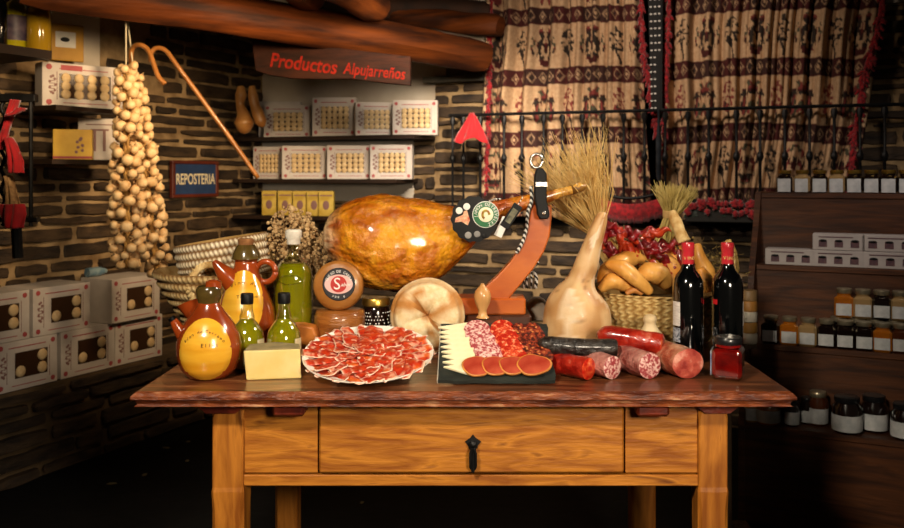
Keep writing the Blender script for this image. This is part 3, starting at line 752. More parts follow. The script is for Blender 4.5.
a = [mb.vert((-.022, y, z)) for y, z in prof]; b = [mb.vert((0, y, z)) for y, z in prof]; n = len(prof)
mb.face(a[::-1]); mb.face(b)
for i in range(n): j = (i+1) % n; mb.face((a[i], a[j], b[j], b[i]))
mb.build('side_panel', m_rack, rk)
# jars
m_gl = M('jar_glass', 'dfe3e0', rough=.05, trans=.95, ior=1.3)
m_lidd = M('tin_lid', 'b9ad92', rough=.35, metal=.8)
m_lidk = M('dark_lid', '151416', rough=.35, coat=.4)
def jar_proto(name, w_, h_, content, lid, label_mat, label, group, round_=False, lab=(.12, .55)):
    t = thing(name, (0, 0, 0), label, 'jar', group); r = w_/2
    if round_:
        MB().lathe([(r*.85, 0), (r, .008), (r, h_*.7), (r*.78, h_*.82), (r*.78, h_*.86)], 20).build('jar_body', content, t, smooth=True)
        MB().lathe([(r+.001, h_*lab[0]), (r+.001, h_*lab[1])], 20, cap0=False, cap1=False).build('label', label_mat, t, smooth=True)
    else:
        MB().rbox((-r, -r, 0), (r, r, h_*.76), r*.28).build('jar_body', content, t)
        MB().box((-r*.80, -r-.0012, h_*lab[0]), (r*.80, -r+.001, h_*lab[1])).build('label', label_mat, t)
        MB().lathe([(r*.72, h_*.74), (r*.72, h_*.84)], 16).build('neck', content, t, smooth=True)
    MB().lathe([(r*.80, h_*.84), (r*.84, h_*.86), (r*.84, h_*.98), (r*.78, h_)], 20).build('lid', lid, t, smooth=True)
    return t
cont = dict(dark=M('dark_jam', '150a08', rough=.12, coat=1), amber=M('amber_jam', '9a5312', 'b8701c', scale=12, rough=.15, coat=1), brown=M('brown_jam', '4a2410', rough=.15, coat=1), pale=M('pale_jam', '9c7f55', rough=.2, coat=1))
m_lab = M('grey_white_label', 'cfcfcf', 'b0b3b5', scale=30, rough=.6)
def rackpos(u, d, z): return RK @ Vector((u, -d, z))
def uRk(px, d):
    k = (px-CX)/F; o = R0+NR*d; return (-o.x+o.y*k)/(DR.x-DR.y*k)
jp = {}
def rjar(kind, px, d, z, label, group, w_=.062, h_=.105, lid=None, rnd=False, lab=(.1, .5)):
    key = (kind, w_, h_, rnd, lid.name if lid else '', lab)
    if key not in jp: t = jp[key] = jar_proto('preserve_jar', w_, h_, cont[kind], lid or m_lidd, m_lab, label, group, rnd, lab)
    else: t = dup(jp[key])
    t.location = rackpos(uRk(px, d), d, z); t.rotation_euler = (0, 0, aR+random.uniform(-.06, .06)); t['label'] = label; t['group'] = group
    return t
ordn = ['first', 'second', 'third', 'fourth', 'fifth', 'sixth', 'seventh', 'eighth', 'ninth']
for i in range(8): rjar('dark' if i not in (1, 3) else 'pale', 785+i*17.3, -.05, 1.178, ordn[i]+' jar from the left with a pale label on the top of the rack', 'jars along the top of the rack', .062, .092, m_gold, lab=(.04, .62))
for i, k in enumerate(['dark', 'amber', 'pale', 'dark', 'dark', 'dark', 'amber', 'brown']): rjar(k, 771+i*18.6, .283, .618, ordn[i]+' jar from the left in the front row of the middle rack step', 'front row jars on the middle rack step', .064, .104, None)
for i, k in enumerate(['amber', 'pale', 'dark', 'pale']): rjar(k, 844+i*18.8, .214, .618+.104, ordn[i]+' jar from the left in the raised second layer of the middle step', 'upper row jars on the middle rack step', .066, .108)
for i in range(5): rjar('dark', 838+i*18.8, .214, .618, ordn[i]+' jar from the left in the row supporting the raised jars', 'back row jars on the middle rack step', .064, .104)
lowj = [('pale', 751, .058, .10, .66, 'small pale jar at the left end of the lowest step'), ('amber', 768, .085, .10, .62, 'wide amber jar with a white label on the lowest step'), ('dark', 792, .05, .10, .64, 'narrow dark jar beside the amber jar on the lowest step'), ('dark', 807, .05, .095, .60, 'small dark jar standing behind the narrow dark jar'), ('brown', 818, .07, .12, .60, 'brown jar with a tan label in the back of the lowest step'), ('dark', 847, .1, .125, .66, 'large round dark jar with a wide white label on the lowest step'), ('dark', 874, .09, .125, .60, 'large dark jar with dim label behind the wide-labelled jar'), ('dark', 905, .09, .12, .63, 'large dark jar cut by the right edge of the photo')]
for k, px, w_, h_, d, l in lowj: rjar(k, px, .43 if d > .61 else .375, .355, l, 'jars on the lowest rack step', w_, h_, m_lidk if k == 'dark' else m_lidd, True, (.08, .52))
# display boxes on second step
m_dbox = M('display_box', 'b7aeaa', 'a39a97', scale=9, rough=.6)
dbp = thing('tasting_box', (0, 0, 0), 'x', 'box', 'tasting boxes on the second rack step')
MB().rbox((-.092, 0, 0), (.092, .08, .062), .002).build('carton', m_dbox, dbp)
mb = MB(); [mb.box((-.07+.056*i, -.001, .012), (-.04+.056*i, 0, .034)) for i in range(3)]; mb.box((-.07, -.001, .048), (.05, 0, .052)); mb.build('print', M('jar_print', '4a3340', '6a4a4a', scale=60, rough=.6), dbp)
mb = MB(); [mb.sphere((-.055+.056*i, -.0014, .036), .015, 8, 4, sc=(1, .08, .35)) for i in range(3)]; mb.build('lid_print', m_black, dbp)
fb = [dbp]
for px, z, l in ((790, 0, 'tasting box at the left end of the second rack step, lying alone'), (838, 0, 'tasting box on the second rack step, lower one of the middle pair'), (838.5, .063, 'tasting box on the second rack step, upper one of the middle pair'), (890, 0, 'tasting box on the second rack step, lower one at the right edge'), (889, .063, 'tasting box on the second rack step, upper one at the right edge')):
    b = fb.pop() if fb else dup(dbp); b.location = rackpos(uRk(px, .155), .155, .901+z); b.rotation_euler = (0, 0, aR); b['label'] = l
# small stand with stacked jars beside the rack
sx = P(749, 343, 3.04); ss = thing('side_stand', (sx.x-.03, sx.y+.05, 0), 'narrow grey wooden stand between the table and the rack', 'stand')
mgw = M('grey_wood', '4b3a2a', '6e5a44', scale=8, stretch=(6, 6, 1), rough=.8)
zt = sx.z
MB().rbox((-.10, -.06, zt-.02), (.055, .06, zt), .003).build('top', mgw, ss)
MB().rbox((-.058, -.03, 0), (-.022, .01, zt-.02), .003).build('post', mgw, ss)
MB().rbox((-.09, -.05, 0), (.05, .05, .02), .003).build('foot', mgw, ss)
for i, (c, l) in enumerate((('c9bfae', 'pale round tin at the bottom of the small stack beside the rack'), ('c08a3c', 'tan round tin second from the bottom of the small stack'), ('cfc6b6', 'pale round tin in the middle of the small stack'), ('a87434', 'brown round tin second from the top of the small stack'), ('8c6f4a', 'dull tan round tin topping the small stack'))):
    o = MB().lathe([(.025, 0), (.028, .003), (.028, .033), (.025, .0365)], 20).build('round_tin', M('tin_'+c, c, rough=.5), smooth=True); o.location = (sx.x, sx.y, zt+.0367*i); tag(o, l, 'tin', 'round tins stacked beside the rack')
ORD = ['first', 'second', 'third', 'fourth', 'fifth', 'sixth', 'seventh', 'eighth', 'ninth', 'tenth', 'eleventh', 'twelfth', 'thirteenth', 'fourteenth', 'fifteenth', 'sixteenth', 'seventeenth', 'eighteenth', 'nineteenth', 'twentieth', 'twenty-first', 'twenty-second', 'twenty-third', 'twenty-fourth', 'twenty-fifth', 'twenty-sixth', 'twenty-seventh', 'twenty-eighth', 'twenty-ninth', 'thirtieth']
# ------------------------------------------------------------------ table
XL, XR, YF, YB = -.734, .706, 1.90, 2.70
tbl = thing('kitchen_table', (0, 1.97, 0), 'old wooden kitchen table with one wide drawer carrying all the food', 'table')
def TB(x, y, z): return (x, y-1.97, z)
mb = MB(); 
prof = [(0, TT), (-.006, TT-.003), (-.012, TT-.010), (-.012, TT-.016), (-.004, TT-.020), (-.001, TT-.028), (-.006, TT-.032), (.012, TT-.036)]
def rect(d, z): return [mb.vert(TB(x, y, z)) for x, y in ((XL-d*0+d*1, YF+d), (XR-d, YF+d), (XR-d, YB-d), (XL+d, YB-d))]
R = [rect(.02, TT)]+[rect(d+.012, z) for d, z in prof]
mb.rings(R[1:], cap0=False, cap1=True, mi=1)
# top planks (5 boards with thin seams) share the part mesh
mb.face([mb.vert(TB(x, y, TT)) for x, y in ((XL+.012, YF+.012), (XR-.012, YF+.012), (XR-.012, YB-.012), (XL+.012, YB-.012))], 0)
mb.build('table_top', [m_top, m_edge], tbl)
yf = 1.97; zt_, zb_ = TT-.034, .552
def L_(px): return (px-CX)*yf/F
def Z_(py): return H-(py-CY)*yf/F
dx0, dx1, dz0, dz1 = L_(318), L_(625), Z_(474), Z_(405.5)
mb = MB()
fx0, fx1 = L_(240), L_(700)
mb.rbox(TB(fx0, yf+.008, dz0-.0), TB(dx0-.002, yf+.03, zt_), .001)
mb.rbox(TB(dx1+.002, yf+.008, dz0-.0), TB(fx1, yf+.03, zt_), .001)
mb.box(TB(dx0-.002, yf+.008, dz1+.002), TB(dx1+.002, yf+.03, zt_))
mb.rbox(TB(fx0, yf+.004, zb_), TB(fx1, yf+.03, dz0-.004), .002)
mb.build('front_apron', m_oak, tbl)
MB().box(TB(dx0-.01, yf+.029, zb_), TB(dx1+.01, yf+.034, zt_)).build('drawer_recess', M('drawer_gap', '1b0c05', rough=.9), tbl)
for x0 in (L_(214), L_(700)): MB().box(TB(x0+.01, yf+.05, zb_), TB(x0+.032, YB-.11, zt_)).build('side_apron', m_oak, tbl)
MB().box(TB(fx0, YB-.10, zb_), TB(fx1, YB-.078, zt_)).build('rear_apron', m_oak, tbl)
dr = MB().rbox(TB(dx0+.003, yf-.004, dz0+.003), TB(dx1-.003, yf+.022, dz1-.003), .004).build('drawer', m_oak, tbl)
kx, kz = L_(473), Z_(442); 
mb = MB(); mb.T = Matrix.Translation(Vector(TB(kx, yf-.004, kz)))
mb.prism([(0, .019), (-.006, .011), (-.018, .003), (-.011, -.006), (-.010, -.012), (0, -.017), (.010, -.012), (.011, -.006), (.018, .003), (.006, .011)][::1], -.004, 0)
mb.lathe([(.006, 0), (.005, .012), (.008, .018), (.003, .022)], 10, axis=(0, -1, 0))
mb.tube([(0, -.016, -.002), (-.006, -.018, -.02), (-.006, -.014, -.05), (0, -.010, -.062), (.006, -.014, -.05), (.006, -.018, -.02), (0, -.016, -.002)], .0034, 6)
mb.tube([(0, -.014, -.012), (0, -.012, -.062)], .004, 6)
mb.build('drawer_pull', m_iron, dr, smooth=True)
def leg(px0, px1, Y, zt, sq=True):
    x0, x1 = (px0-CX)*Y/F, (px1-CX)*Y/F; w_ = x1-x0; d = w_; mb = MB()
    def ring(z, ch, ex=0): 
        a0, a1, b0, b1 = x0-ex, x1+ex, Y-ex, Y+d+ex
        return [mb.vert(TB(*q, z)) for q in ((a0+ch, b0), (a1-ch, b0), (a1, b0+ch), (a1, b1-ch), (a1-ch, b1), (a0+ch, b1), (a0, b1-ch), (a0, b0+ch))]
    mb.rings([ring(z, c, e) for z, c, e in ((0, .010, -.004), (.05, .008, 0), (.50, .008, 0.001), (.542, .005, .002), (.552, .003, 0), (zt-.02, .003, 0), (zt, .008, 0))])
    return mb.build('leg', m_oakv, tbl)
leg(212, 243, 1.965, zt_-.022); leg(699, 728, 1.965, zt_-.022)
leg(275, 297, YB-.14, .60); leg(632, 656, YB-.14, .60)
for a, b in ((199, 246), (695, 737)):
    MB().prism([(L_(a), zt_), (L_(a)+.004, zt_-.014), (L_(a)+.02, zt_-.026), (L_(b)-.02, zt_-.026), (L_(b)-.004, zt_-.014), (L_(b), zt_)][::1], -.015, .09).build('leg_cap', m_block, tbl)
for a, b in ((272, 304), (637, 670)):
    yq = 1.925; MB().rbox(TB((a-CX)*yq/F, yq, zt_-.026), TB((b-CX)*yq/F, yf+.008, zt_), .006).build('wedge_block', m_block, tbl)

# ------------------------------------------------------------------ pottery jugs
m_terra = M('glazed_terracotta', '7a2e0e', '9e4216', scale=10, rough=.22, coat=.7, bump=.15, bscale=20)
m_dglz = M('dark_green_glaze', '3a2c12', '5a4820', scale=20, rough=.2, coat=.8)
m_yglz = M('yellow_glaze', 'd9951c', 'eab53a', scale=6, stretch=(1, 1, 6), rough=.25, coat=.7, lo=.3, hi=.7)
m_cork = M('cork', '9a6a3c', '7a4c26', scale=60, rough=.8)
m_pen = M('brown_pen', '4a3012', rough=.6)
def on_table(px, Y): return Vector(((px-CX)*Y/F, Y, TT))
jg = thing('wine_jug', on_table(209, 2.05), 'small terracotta wine jug with yellow front and dark glazed neck, at the front left', 'jug')
bp = [(.030, 0), (.048, .003), (.064, .022), (.0725, .05), (.0735, .078), (.067, .105), (.053, .131), (.037, .152), (.026, .168), (.024, .18)]
MB().lathe(bp, 40).build('body', m_terra, jg, smooth='all')
MB().lathe([(.0235, .168), (.029, .186), (.030, .205), (.025, .212), (.025, .206)], 28).build('dark_neck', m_dglz, jg, smooth=True)
MB().lathe([(.019, .208), (.018, .222), (.010, .226)], 18, axis=(.05, 0, 1)).build('stopper', m_terra, jg, smooth=True)
def prof_r(bp, h):
    for (r0, h0), (r1, h1) in zip(bp, bp[1:]):
        if h0 <= h <= h1: return r0+(r1-r0)*(h-h0)/max(1e-6, h1-h0)
    return bp[-1][0]
def yellow_patch(bp, t, zc, hz, wa, a0, ext=.0015):
    mb = MB(); R = []; n = 40
    for k in range(0, 13):
        f = k/12; ring = []
        for i in range(n):
            a = 2*PI*i/n; z = zc+hz*f*math.sin(a); r = prof_r(bp, z)+ext*(1 if f < 1 else 0); an = a0+math.asin(max(-.97, min(.97, wa*f*math.cos(a)*(1.0-.1*math.sin(a))/r)))
            ring.append(mb.vert((r*math.sin(an), -r*math.cos(an), z)))
        R.append(ring)
    mb.rings(R, cap0=False, cap1=False); return mb.build('yellow_front', m_yglz, t, smooth='all')
yellow_patch(bp, jg, .0735, .0705, .058, .12)
def curved_text(s, t, zc, rad_fn, a0, size, arc=0, mat=m_pen, step=None, name='handwriting'):
    n = len(s); step = step or size*.62
    for i, ch in enumerate(s):
        if ch == ' ': continue
        k = i-(n-1)/2; z = zc-arc*k*k; r = rad_fn(z)+.0025; an = a0+k*step/r
        m = Matrix.Translation(Vector((r*math.sin(an), -r*math.cos(an), z))) @ Matrix.Rotation(an, 4, 'Z') @ UP @ Matrix.Rotation(-arc*k*60, 4, 'Z')
        yield lettering(ch, size, mat, t, m, depth=.0002)
def join_text(gen, name):
    obs = list(gen); p = obs[0].parent; mb = MB(); m = obs[0].data.materials[0]
    for o in obs:
        b = len(mb.v); 
        for v in o.data.vertices: mb.vert(v.co)
        for f in o.data.polygons: mb.face([b+i for i in f.vertices])
        me = o.data; bpy.data.objects.remove(o); bpy.data.meshes.remove(me)
    return mb.build(name, m, p)
join_text(curved_text('Vino de Terreno', jg, .116, lambda z: prof_r(bp, z), .12, .011, .00045, step=.0064), 'handwriting')
join_text(curved_text('Elías', jg, .086, lambda z: prof_r(bp, z), .3, .012, 0, step=.008), 'handwriting')
# funnel spout, thin spout
def spout(t, pts, rad, name, mat, mouth=True):
    mb = MB(); S = spline([Vector(p) for p in pts], 5); n = len(S); rr = [interp([(i/(len(rad)-1), rad[i]) for i in range(len(rad))], k/(n-1)) for k in range(n)]
    mb.tube(S, rr, 18, caps=False)
    if mouth:
        S2 = [S[-1], S[-1]-(S[-1]-S[-2]).normalized()*.012]; mb.tube(S2, [rr[-1], rr[-1]*.75], 18)
    return mb.build(name, mat, t, smooth=True)
spout(jg, [(-.045, -.01, .085), (-.062, -.02, .112), (-.075, -.026, .138)], [.022, .014, .0075], 'thin_spout', m_terra)
MB().lathe([(.009, 0), (.0085, .007), (.005, .008)], 14, o=(-.0755, -.026, .137), axis=(-.45, -.2, .8)).build('spout_tip', m_black, jg, smooth=True)
spout(jg, [(-.030, .028, .11), (-.046, .036, .14), (-.058, .04, .168)], [.014, .02, .032], 'funnel_mouth', m_terra)
# big jug
bj = thing('wine_jug', on_table(246, 2.33), 'large terracotta wine jug with tall yellow front and cork stopper, behind the oil bottles', 'jug')
bp2 = [(.045, 0), (.065, .004), (.078, .035), (.079, .08), (.073, .12), (.060, .155), (.045, .185), (.035, .21), (.030, .235), (.030, .245)]
MB().lathe(bp2, 40).build('body', m_terra, bj, smooth='all')
yellow_patch(bp2, bj, .136, .086, .053, .05)
MB().lathe([(.030, .243), (.0385, .249), (.036, .262), (.026, .281), (.022, .286)], 28).build('dark_collar', m_dglz, bj, smooth=True)
MB().lathe([(.019, .284), (.021, .298), (.018, .302)], 20).build('cork', m_cork, bj, smooth=True)
join_text(curved_text('Vino de', bj, .190, lambda z: prof_r(bp2, z), .1, .016, .001, step=.011), 'handwriting')
join_text(curved_text('Terreno', bj, .155, lambda z: prof_r(bp2, z), .3, .012, 0, step=.008), 'handwriting')
spout(bj, [(-.030, -.01, .185), (-.050, -.018, .21), (-.078, -.026, .245)], [.03, .024, .006], 'spout', m_terra, False)
mb = MB(); mb.tube([(.052+.026*math.cos(a), 0, .214+.027*math.sin(a)) for a in [2*PI*i/20 for i in range(21)]], .008, 10); mb.build('ring_handle', m_terra, bj, smooth='all')

# ------------------------------------------------------------------ straw baskets on the left
m_straw = M('straw', 'b98d4e', 'dcc088', scale=40, rough=.8, lo=.35, hi=.65)
m_pstraw = M('pale_straw', 'c9b182', 'ebdcb8', scale=50, rough=.8, lo=.35, hi=.6)
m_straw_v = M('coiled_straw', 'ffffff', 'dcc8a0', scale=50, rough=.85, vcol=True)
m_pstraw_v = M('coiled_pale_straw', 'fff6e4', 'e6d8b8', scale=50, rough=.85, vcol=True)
def coil_basket(name, parent_t, prof, rows, per, mat, n=140, amp=.006, part='weave'):
    mb = MB(); K = rows*6; R = []
    L = [Vector((p[0], 0, p[1])) for p in prof]
    def pt(f):
        x = f*(len(L)-1); i = min(int(x), len(L)-2); return L[i].lerp(L[i+1], x-i)
    for side in (0, 1):
        seq = range(K+1) if side == 0 else range(K, -1, -1)
        for k in seq:
            f = k/K; p = pt(f); ring = []; row = k//6; ph = (k % 6)/6
            for i in range(n):
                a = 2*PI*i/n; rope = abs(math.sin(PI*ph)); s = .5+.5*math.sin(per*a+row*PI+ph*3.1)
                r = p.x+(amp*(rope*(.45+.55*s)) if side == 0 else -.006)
                ring.append(mb.vert((r*math.cos(a), r*math.sin(a), p.z), mix(lin('7a5526'), lin('e8cf9a') if mat is m_straw_v else lin('fffaee'), smooth01(.1, .8, rope*(.25+.75*s))) if side == 0 else lin('b0905c')))  # strand tones, plus crevice shade painted into the vertex colour
            R.append(ring)
    mb.rings(R, cap0=True, cap1=True); return mb.build(part, mat, parent_t, smooth='all')
b1 = thing('coiled_basket', (-.712, 2.535, TT), 'coiled straw basket with a wide flared rim at the far left of the table', 'basket')
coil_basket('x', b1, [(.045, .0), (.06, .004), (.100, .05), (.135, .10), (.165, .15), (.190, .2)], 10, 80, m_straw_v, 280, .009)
hp = spline([(-.035, -.15, .13), (-.045, -.165, .165), (-.035, -.168, .20), (-.01, -.168, .225), (.025, -.165, .228), (.05, -.158, .20), (.06, -.145, .16)], 8)
mb = MB()
for k in range(3): mb.tube([p+Vector((.0065*math.cos(i*.9+k*2.09), 0, .0065*math.sin(i*.9+k*2.09))) for i, p in enumerate(hp)], .0065, 7)
mb.build('braided_handle', m_straw, b1, smooth='all')
b2 = thing('white_basket', (-.69, 2.53, TT+.118), 'pale woven basket nested tilted inside the coiled basket', 'basket', rot=(0, math.radians(-9), 0))
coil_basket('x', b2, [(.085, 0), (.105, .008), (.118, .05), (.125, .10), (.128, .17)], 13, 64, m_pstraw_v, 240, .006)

# ------------------------------------------------------------------ bottles and cheese wedge left
def ob(px, Y, s, label):
    t = thing('oil_bottle', on_table(px, Y), label, 'bottle', rz=.1)
    pr = [(.030, .004), (.039, .007), (.041, .03), (.041, .07), (.037, .09), (.026, .107), (.017, .118), (.0175, .126), (.0145, .136), (.013, .15)]
    pr = [(r*s, h*s) for r, h in pr]
    MB().lathe([(r-.002, h+.001) for r, h in pr[:-3]], 28).build('oil', m_oil, t, smooth='all')
    MB().lathe([(pr[0][0]*.8, 0)]+pr+[(.0135*s, .160*s)], 28).build('glass', m_gl2, t, smooth='all')
    MB().lathe([(.0145*s, .155*s), (.0150*s, .158*s), (.0150*s, .178*s), (.0135*s, .180*s)], 24).build('cap', m_black, t, smooth=True)
    for k, (a0, a1, mt) in enumerate(((.75, 1.35, m_lab2),)):
        mb = MB(); R = []
        mb.grid(lambda a, b: Vector(((.0415*s+.0008)*math.sin(a0+(a1-a0)*a), -(.0415*s+.0008)*math.cos(a0+(a1-a0)*a), (.02+.055*b)*s)), 8, 2); mb.build('label', mt, t, smooth='all')
    return t
m_gl2 = thin_glass('clear_glass')
m_lab2 = M('cream_label', 'd8c7a0', 'b9a273', scale=90, rough=.6)
ob(247, 2.13, 1.02, 'small round-shouldered oil bottle with black cap, left one behind the cheese wedge')
ob(284, 2.14, 1.02, 'small round-shouldered oil bottle with black cap, right one behind the cheese wedge')
tb_ = thing('oil_bottle', on_table(293.5, 2.38), 'tall clear bottle of green olive oil with a white stopper', 'bottle')
pt_ = [(.045, .003), (.0515, .010), (.0525, .03), (.0525, .19), (.049, .215), (.036, .235), (.020, .25), (.0155, .262), (.0155, .29)]
MB().lathe([(r-.0022, h+.002) for r, h in pt_[:5]]+[(.034, .232), (.02, .2325)], 32).build('oil', m_oil, tb_, smooth='all')
MB().lathe([(.03, 0)]+pt_, 32).build('glass', m_gl2, tb_, smooth='all')
MB().lathe([(.0175, .283), (.0185, .286), (.0185, .296), (.022, .300), (.0225, .318), (.018, .323)], 24).build('stopper', M('stopper_white', 'e6e0d2', 'cfc8b8', scale=30, rough=.35, coat=.4), tb_, smooth=True)
mb = MB()
mb.tube([(.030*math.cos(a)+.0, -.0535*math.cos(.55*math.cos(a)), .192+.012*math.sin(a)) for a in [2*PI*i/24 for i in range(25)]], .0012, 5); mb.build('embossed_ring', m_gl2, tb_, smooth='all')
# wedge
cw = thing('cheese_wedge', on_table(245, 2.012), 'pale yellow cheese wedge with grey rind on top, front left of the table', 'cheese', rz=math.radians(7))
m_chz = M('cheese_paste', 'dcbf6e', 'e9d494', scale=9, rough=.5, sss=.15, bump=.15)
m_rind = M('grey_rind', '9a8a60', '7a6c4a', scale=30, rough=.7, bump=.6, bscale=80)
mb = MB(); th = .068
a = [(0, 0), (.124, .006), (.118, .05), (.06, .085), (.004, .06)]
lo = [mb.vert((x+ (.003 if i < 2 else 0), y, 0)) for i, (x, y) in enumerate(a)]; hi_ = [mb.vert((x-(.004 if i == 0 else 0), y, th)) for i, (x, y) in enumerate(a)]
mb.face(lo[::-1]); mb.face(hi_)
for i in range(5): mb.face((lo[i], lo[(i+1) % 5], hi_[(i+1) % 5], hi_[i]))
mb.build('paste', m_chz, cw, bevel=.003)
mb = MB(); mb.zprism([(x, y+.001) for x, y in a], th+.0002, th+.003); mb.build('rind', m_rind, cw)
# orange wedge block behind
ow = thing('cheese_block', on_table(291, 2.285), 'orange-rinded cheese block lying between the tall bottle and the brown cheeses', 'cheese')
o = MB().prism([(-.05, 0), (.085, 0), (.079, .03), (.062, .078), (.03, .084), (-.05, .082)], -.022, .03).build('rind', M('orange_rind', 'a85a1c', 'c8782c', scale=8, rough=.5, bump=.3), ow, bevel=.005)

# ------------------------------------------------------------------ cheeses with label, dark jar
m_brind = M('oiled_rind', '8c5420', 'b07838', '6e3c14', scale=14, rough=.4, coat=.3, bump=.5, bscale=60)
lc = thing('cheese_round', on_table(340, 2.36), 'small brown cheese wheel lying flat under the labelled one', 'cheese')
MB().lathe([(.058, 0), (.066, .006), (.068, .03), (.0665, .06), (.068, .09), (.064, .108), (.052, .111)], 40, rf=lambda a, h: 1+.02*nz(a*3, h*60)+.012*math.sin(h*500+2*math.sin(a*3))).build('rind', M('dark_rind', '7a4216', 'a8682c', '4c260c', scale=8, stretch=(1, 1, 5), rough=.35, coat=.5, bump=.8, bscale=40), lc, smooth='all')
p0 = P(337, 281.5, 2.325)
cc = thing('cheese_round', (p0.x, 2.325, TT+.111), 'brown cheese wheel standing upright with a round black and pink S label', 'cheese', rot=(math.radians(-6), 0, 0))
MB().lathe([(.056, -.002), (.064, .004), (.0665, .012), (.0665, .036), (.064, .044), (.056, .05)], 44, o=(0, 0, .0665), axis=(0, 1, 0)).build('rind', m_brind, cc, smooth=True)
def disc(t, r, y, mat, name, cz=.0665, cx=0, sz=1, n=32, th=.0012, r0=0):
    mb = MB(); 
    mb.lathe([(r, 0), (r, th)], n, o=(cx, y, cz), axis=(0, -1, 0), sy=1); o = mb.build(name, mat, t); return o
cx_, cz_ = .004, .070
lb = disc(cc, .0435, -.002, m_black, 'label', cz_, cx_)
d2 = disc(lb, .0415, -.0033, M('label_grey', '2a2a30', rough=.4), 'label_ring', cz_, cx_)
mb = MB(); mb.lathe([(.0375, 0), (.0375, .001)], 32, o=(cx_, -.0046, cz_), axis=(0, -1, 0), sx=1, sy=1); 
for i, v in enumerate(mb.v): v.z = cz_+(v.z-cz_)*.68
mb.build('label_pink', M('label_pink', 'e3b9b4', rough=.4), lb)
disc(lb, .0215, -.0057, M('label_red', 'b8322c', rough=.4), 'label_centre', cz_, cx_)
lettering('S', .044, m_white, lb, at((cx_-.004, -.0070, cz_)), depth=.0004)
lettering('abor', .014, m_white, lb, at((cx_+.019, -.0070, cz_-.001)), depth=.0004, shear=.3)
def ring_text(s, t, cx, cz, r, y, size, mat, a_mid=PI/2, step=None, flip=1):
    n = len(s); step = step or size*.8/r
    for i, ch in enumerate(s):
        if ch == ' ': continue
        a = a_mid-flip*(i-(n-1)/2)*step
        m = Matrix.Translation(Vector((cx+r*math.cos(a), y, cz+r*math.sin(a)))) @ UP @ Matrix.Rotation(a-PI/2*flip, 4, 'Z')
        yield lettering(ch, size, mat, t, m, depth=.0003)
join_text(ring_text('QUESO DE CABRA', lb, cx_, cz_, .0335, -.0058, .0098, m_white, step=.185), 'lettering')
join_text(ring_text('300 g', lb, cx_, cz_, .0340, -.0058, .008, m_white, a_mid=-PI/2, step=.22, flip=-1), 'lettering')
hj = thing('honey_jar', on_table(376, 2.42), 'dark jar with gold lid and silvery dotted label beside the cheese wheels', 'jar')
MB().lathe([(.034, 0), (.039, .006), (.040, .02), (.040, .095), (.036, .108), (.034, .112)], 32).build('contents', cont['dark'], hj, smooth='all')
MB().lathe([(.0355, .112), (.0385, .115), (.0385, .130), (.036, .134), (.033, .1335)], 32).build('lid', m_gold, hj, smooth=True)
MB().lathe([(.0408, .018), (.0408, .052)], 32, cap0=False, cap1=False).build('label', M('silver_label', '8f8a7a', '4c483e', scale=90, rough=.4, metal=.3), hj, smooth='all')
mb = MB(); rr = random.Random(3)
for j in range(5):
    for i in range(18):
        an = (i+.5*(j % 2))*.2-1.8; z = .058+j*.0095
        if rr.random() < .8: mb.sphere((.0405*math.sin(an), -.0405*math.cos(an), z), .0022, 6, 4)
mb.build('lid_dots', m_white, hj, smooth='all')

# ------------------------------------------------------------------ round loaf
lf = thing('round_bread', (P(427, 308, 2.315).x, 2.315, TT), 'round pale bread loaf standing upright with a cross cut, centre of the table', 'bread', rot=(math.radians(-7), 0, 0))
RB = .099
def bread_df(d): return 1+.03*nz(d.x*2, d.z*2, d.y*2)
mb = MB(); n = 56; R = []
for k, (r, y) in enumerate([(.0, -.030), (.02, -.032), (.045, -.031), (.065, -.030), (.080, -.024), (.088, -.013), (.0895, -.006), (.093, -.006), (.099, .006), (.100, .018), (.096, .032), (.085, .042), (.05, .046), (0, .047)]):
    ring = []
    for i in range(n):
        a = 2*PI*i/n; q_ = r*(1+.02*nz(math.cos(a)*1.5, math.sin(a)*1.5, 3)); x, z = q_*math.cos(a), q_*math.sin(a)
        yy = y
        if k < 5:
            yy += .004*nz(x*30, z*30, 1)
            for th in (math.radians(128), math.radians(-48), math.radians(-75), math.radians(60), math.radians(200)):
                dd = abs(x*math.sin(th)-z*math.cos(th)); al = x*math.cos(th)+z*math.sin(th)
                if al > -.005 and al < .06: yy += .008*max(0, 1-dd/.009)
        g = nz(x*18+3, z*18, 2)+.6*nz(x*45, z*45, 7)
        c = mix(lin('ecd8b0'), lin('c08440'), smooth01(-.1, .5, g))
        if .085 < r < .094 : c = mix(c, lin('a8743a'), .6)
        if k < 4:
            for th in (math.radians(128), math.radians(-48)):
                dd = abs(x*math.sin(th)-z*math.cos(th)); al = x*math.cos(th)+z*math.sin(th)
                if -.005 < al < .05 and dd < .005: c = lin('a06a30')
        ring.append(mb.vert((x, yy, z+RB), c))
    R.append(ring)
mb.rings(R, cap0=False, cap1=False)
mb.build('crust', M('bread_crust', 'ffffff', 'f2e6d2', scale=60, rough=.75, vcol=True, bump=.5, bscale=90), lf, smooth='all')

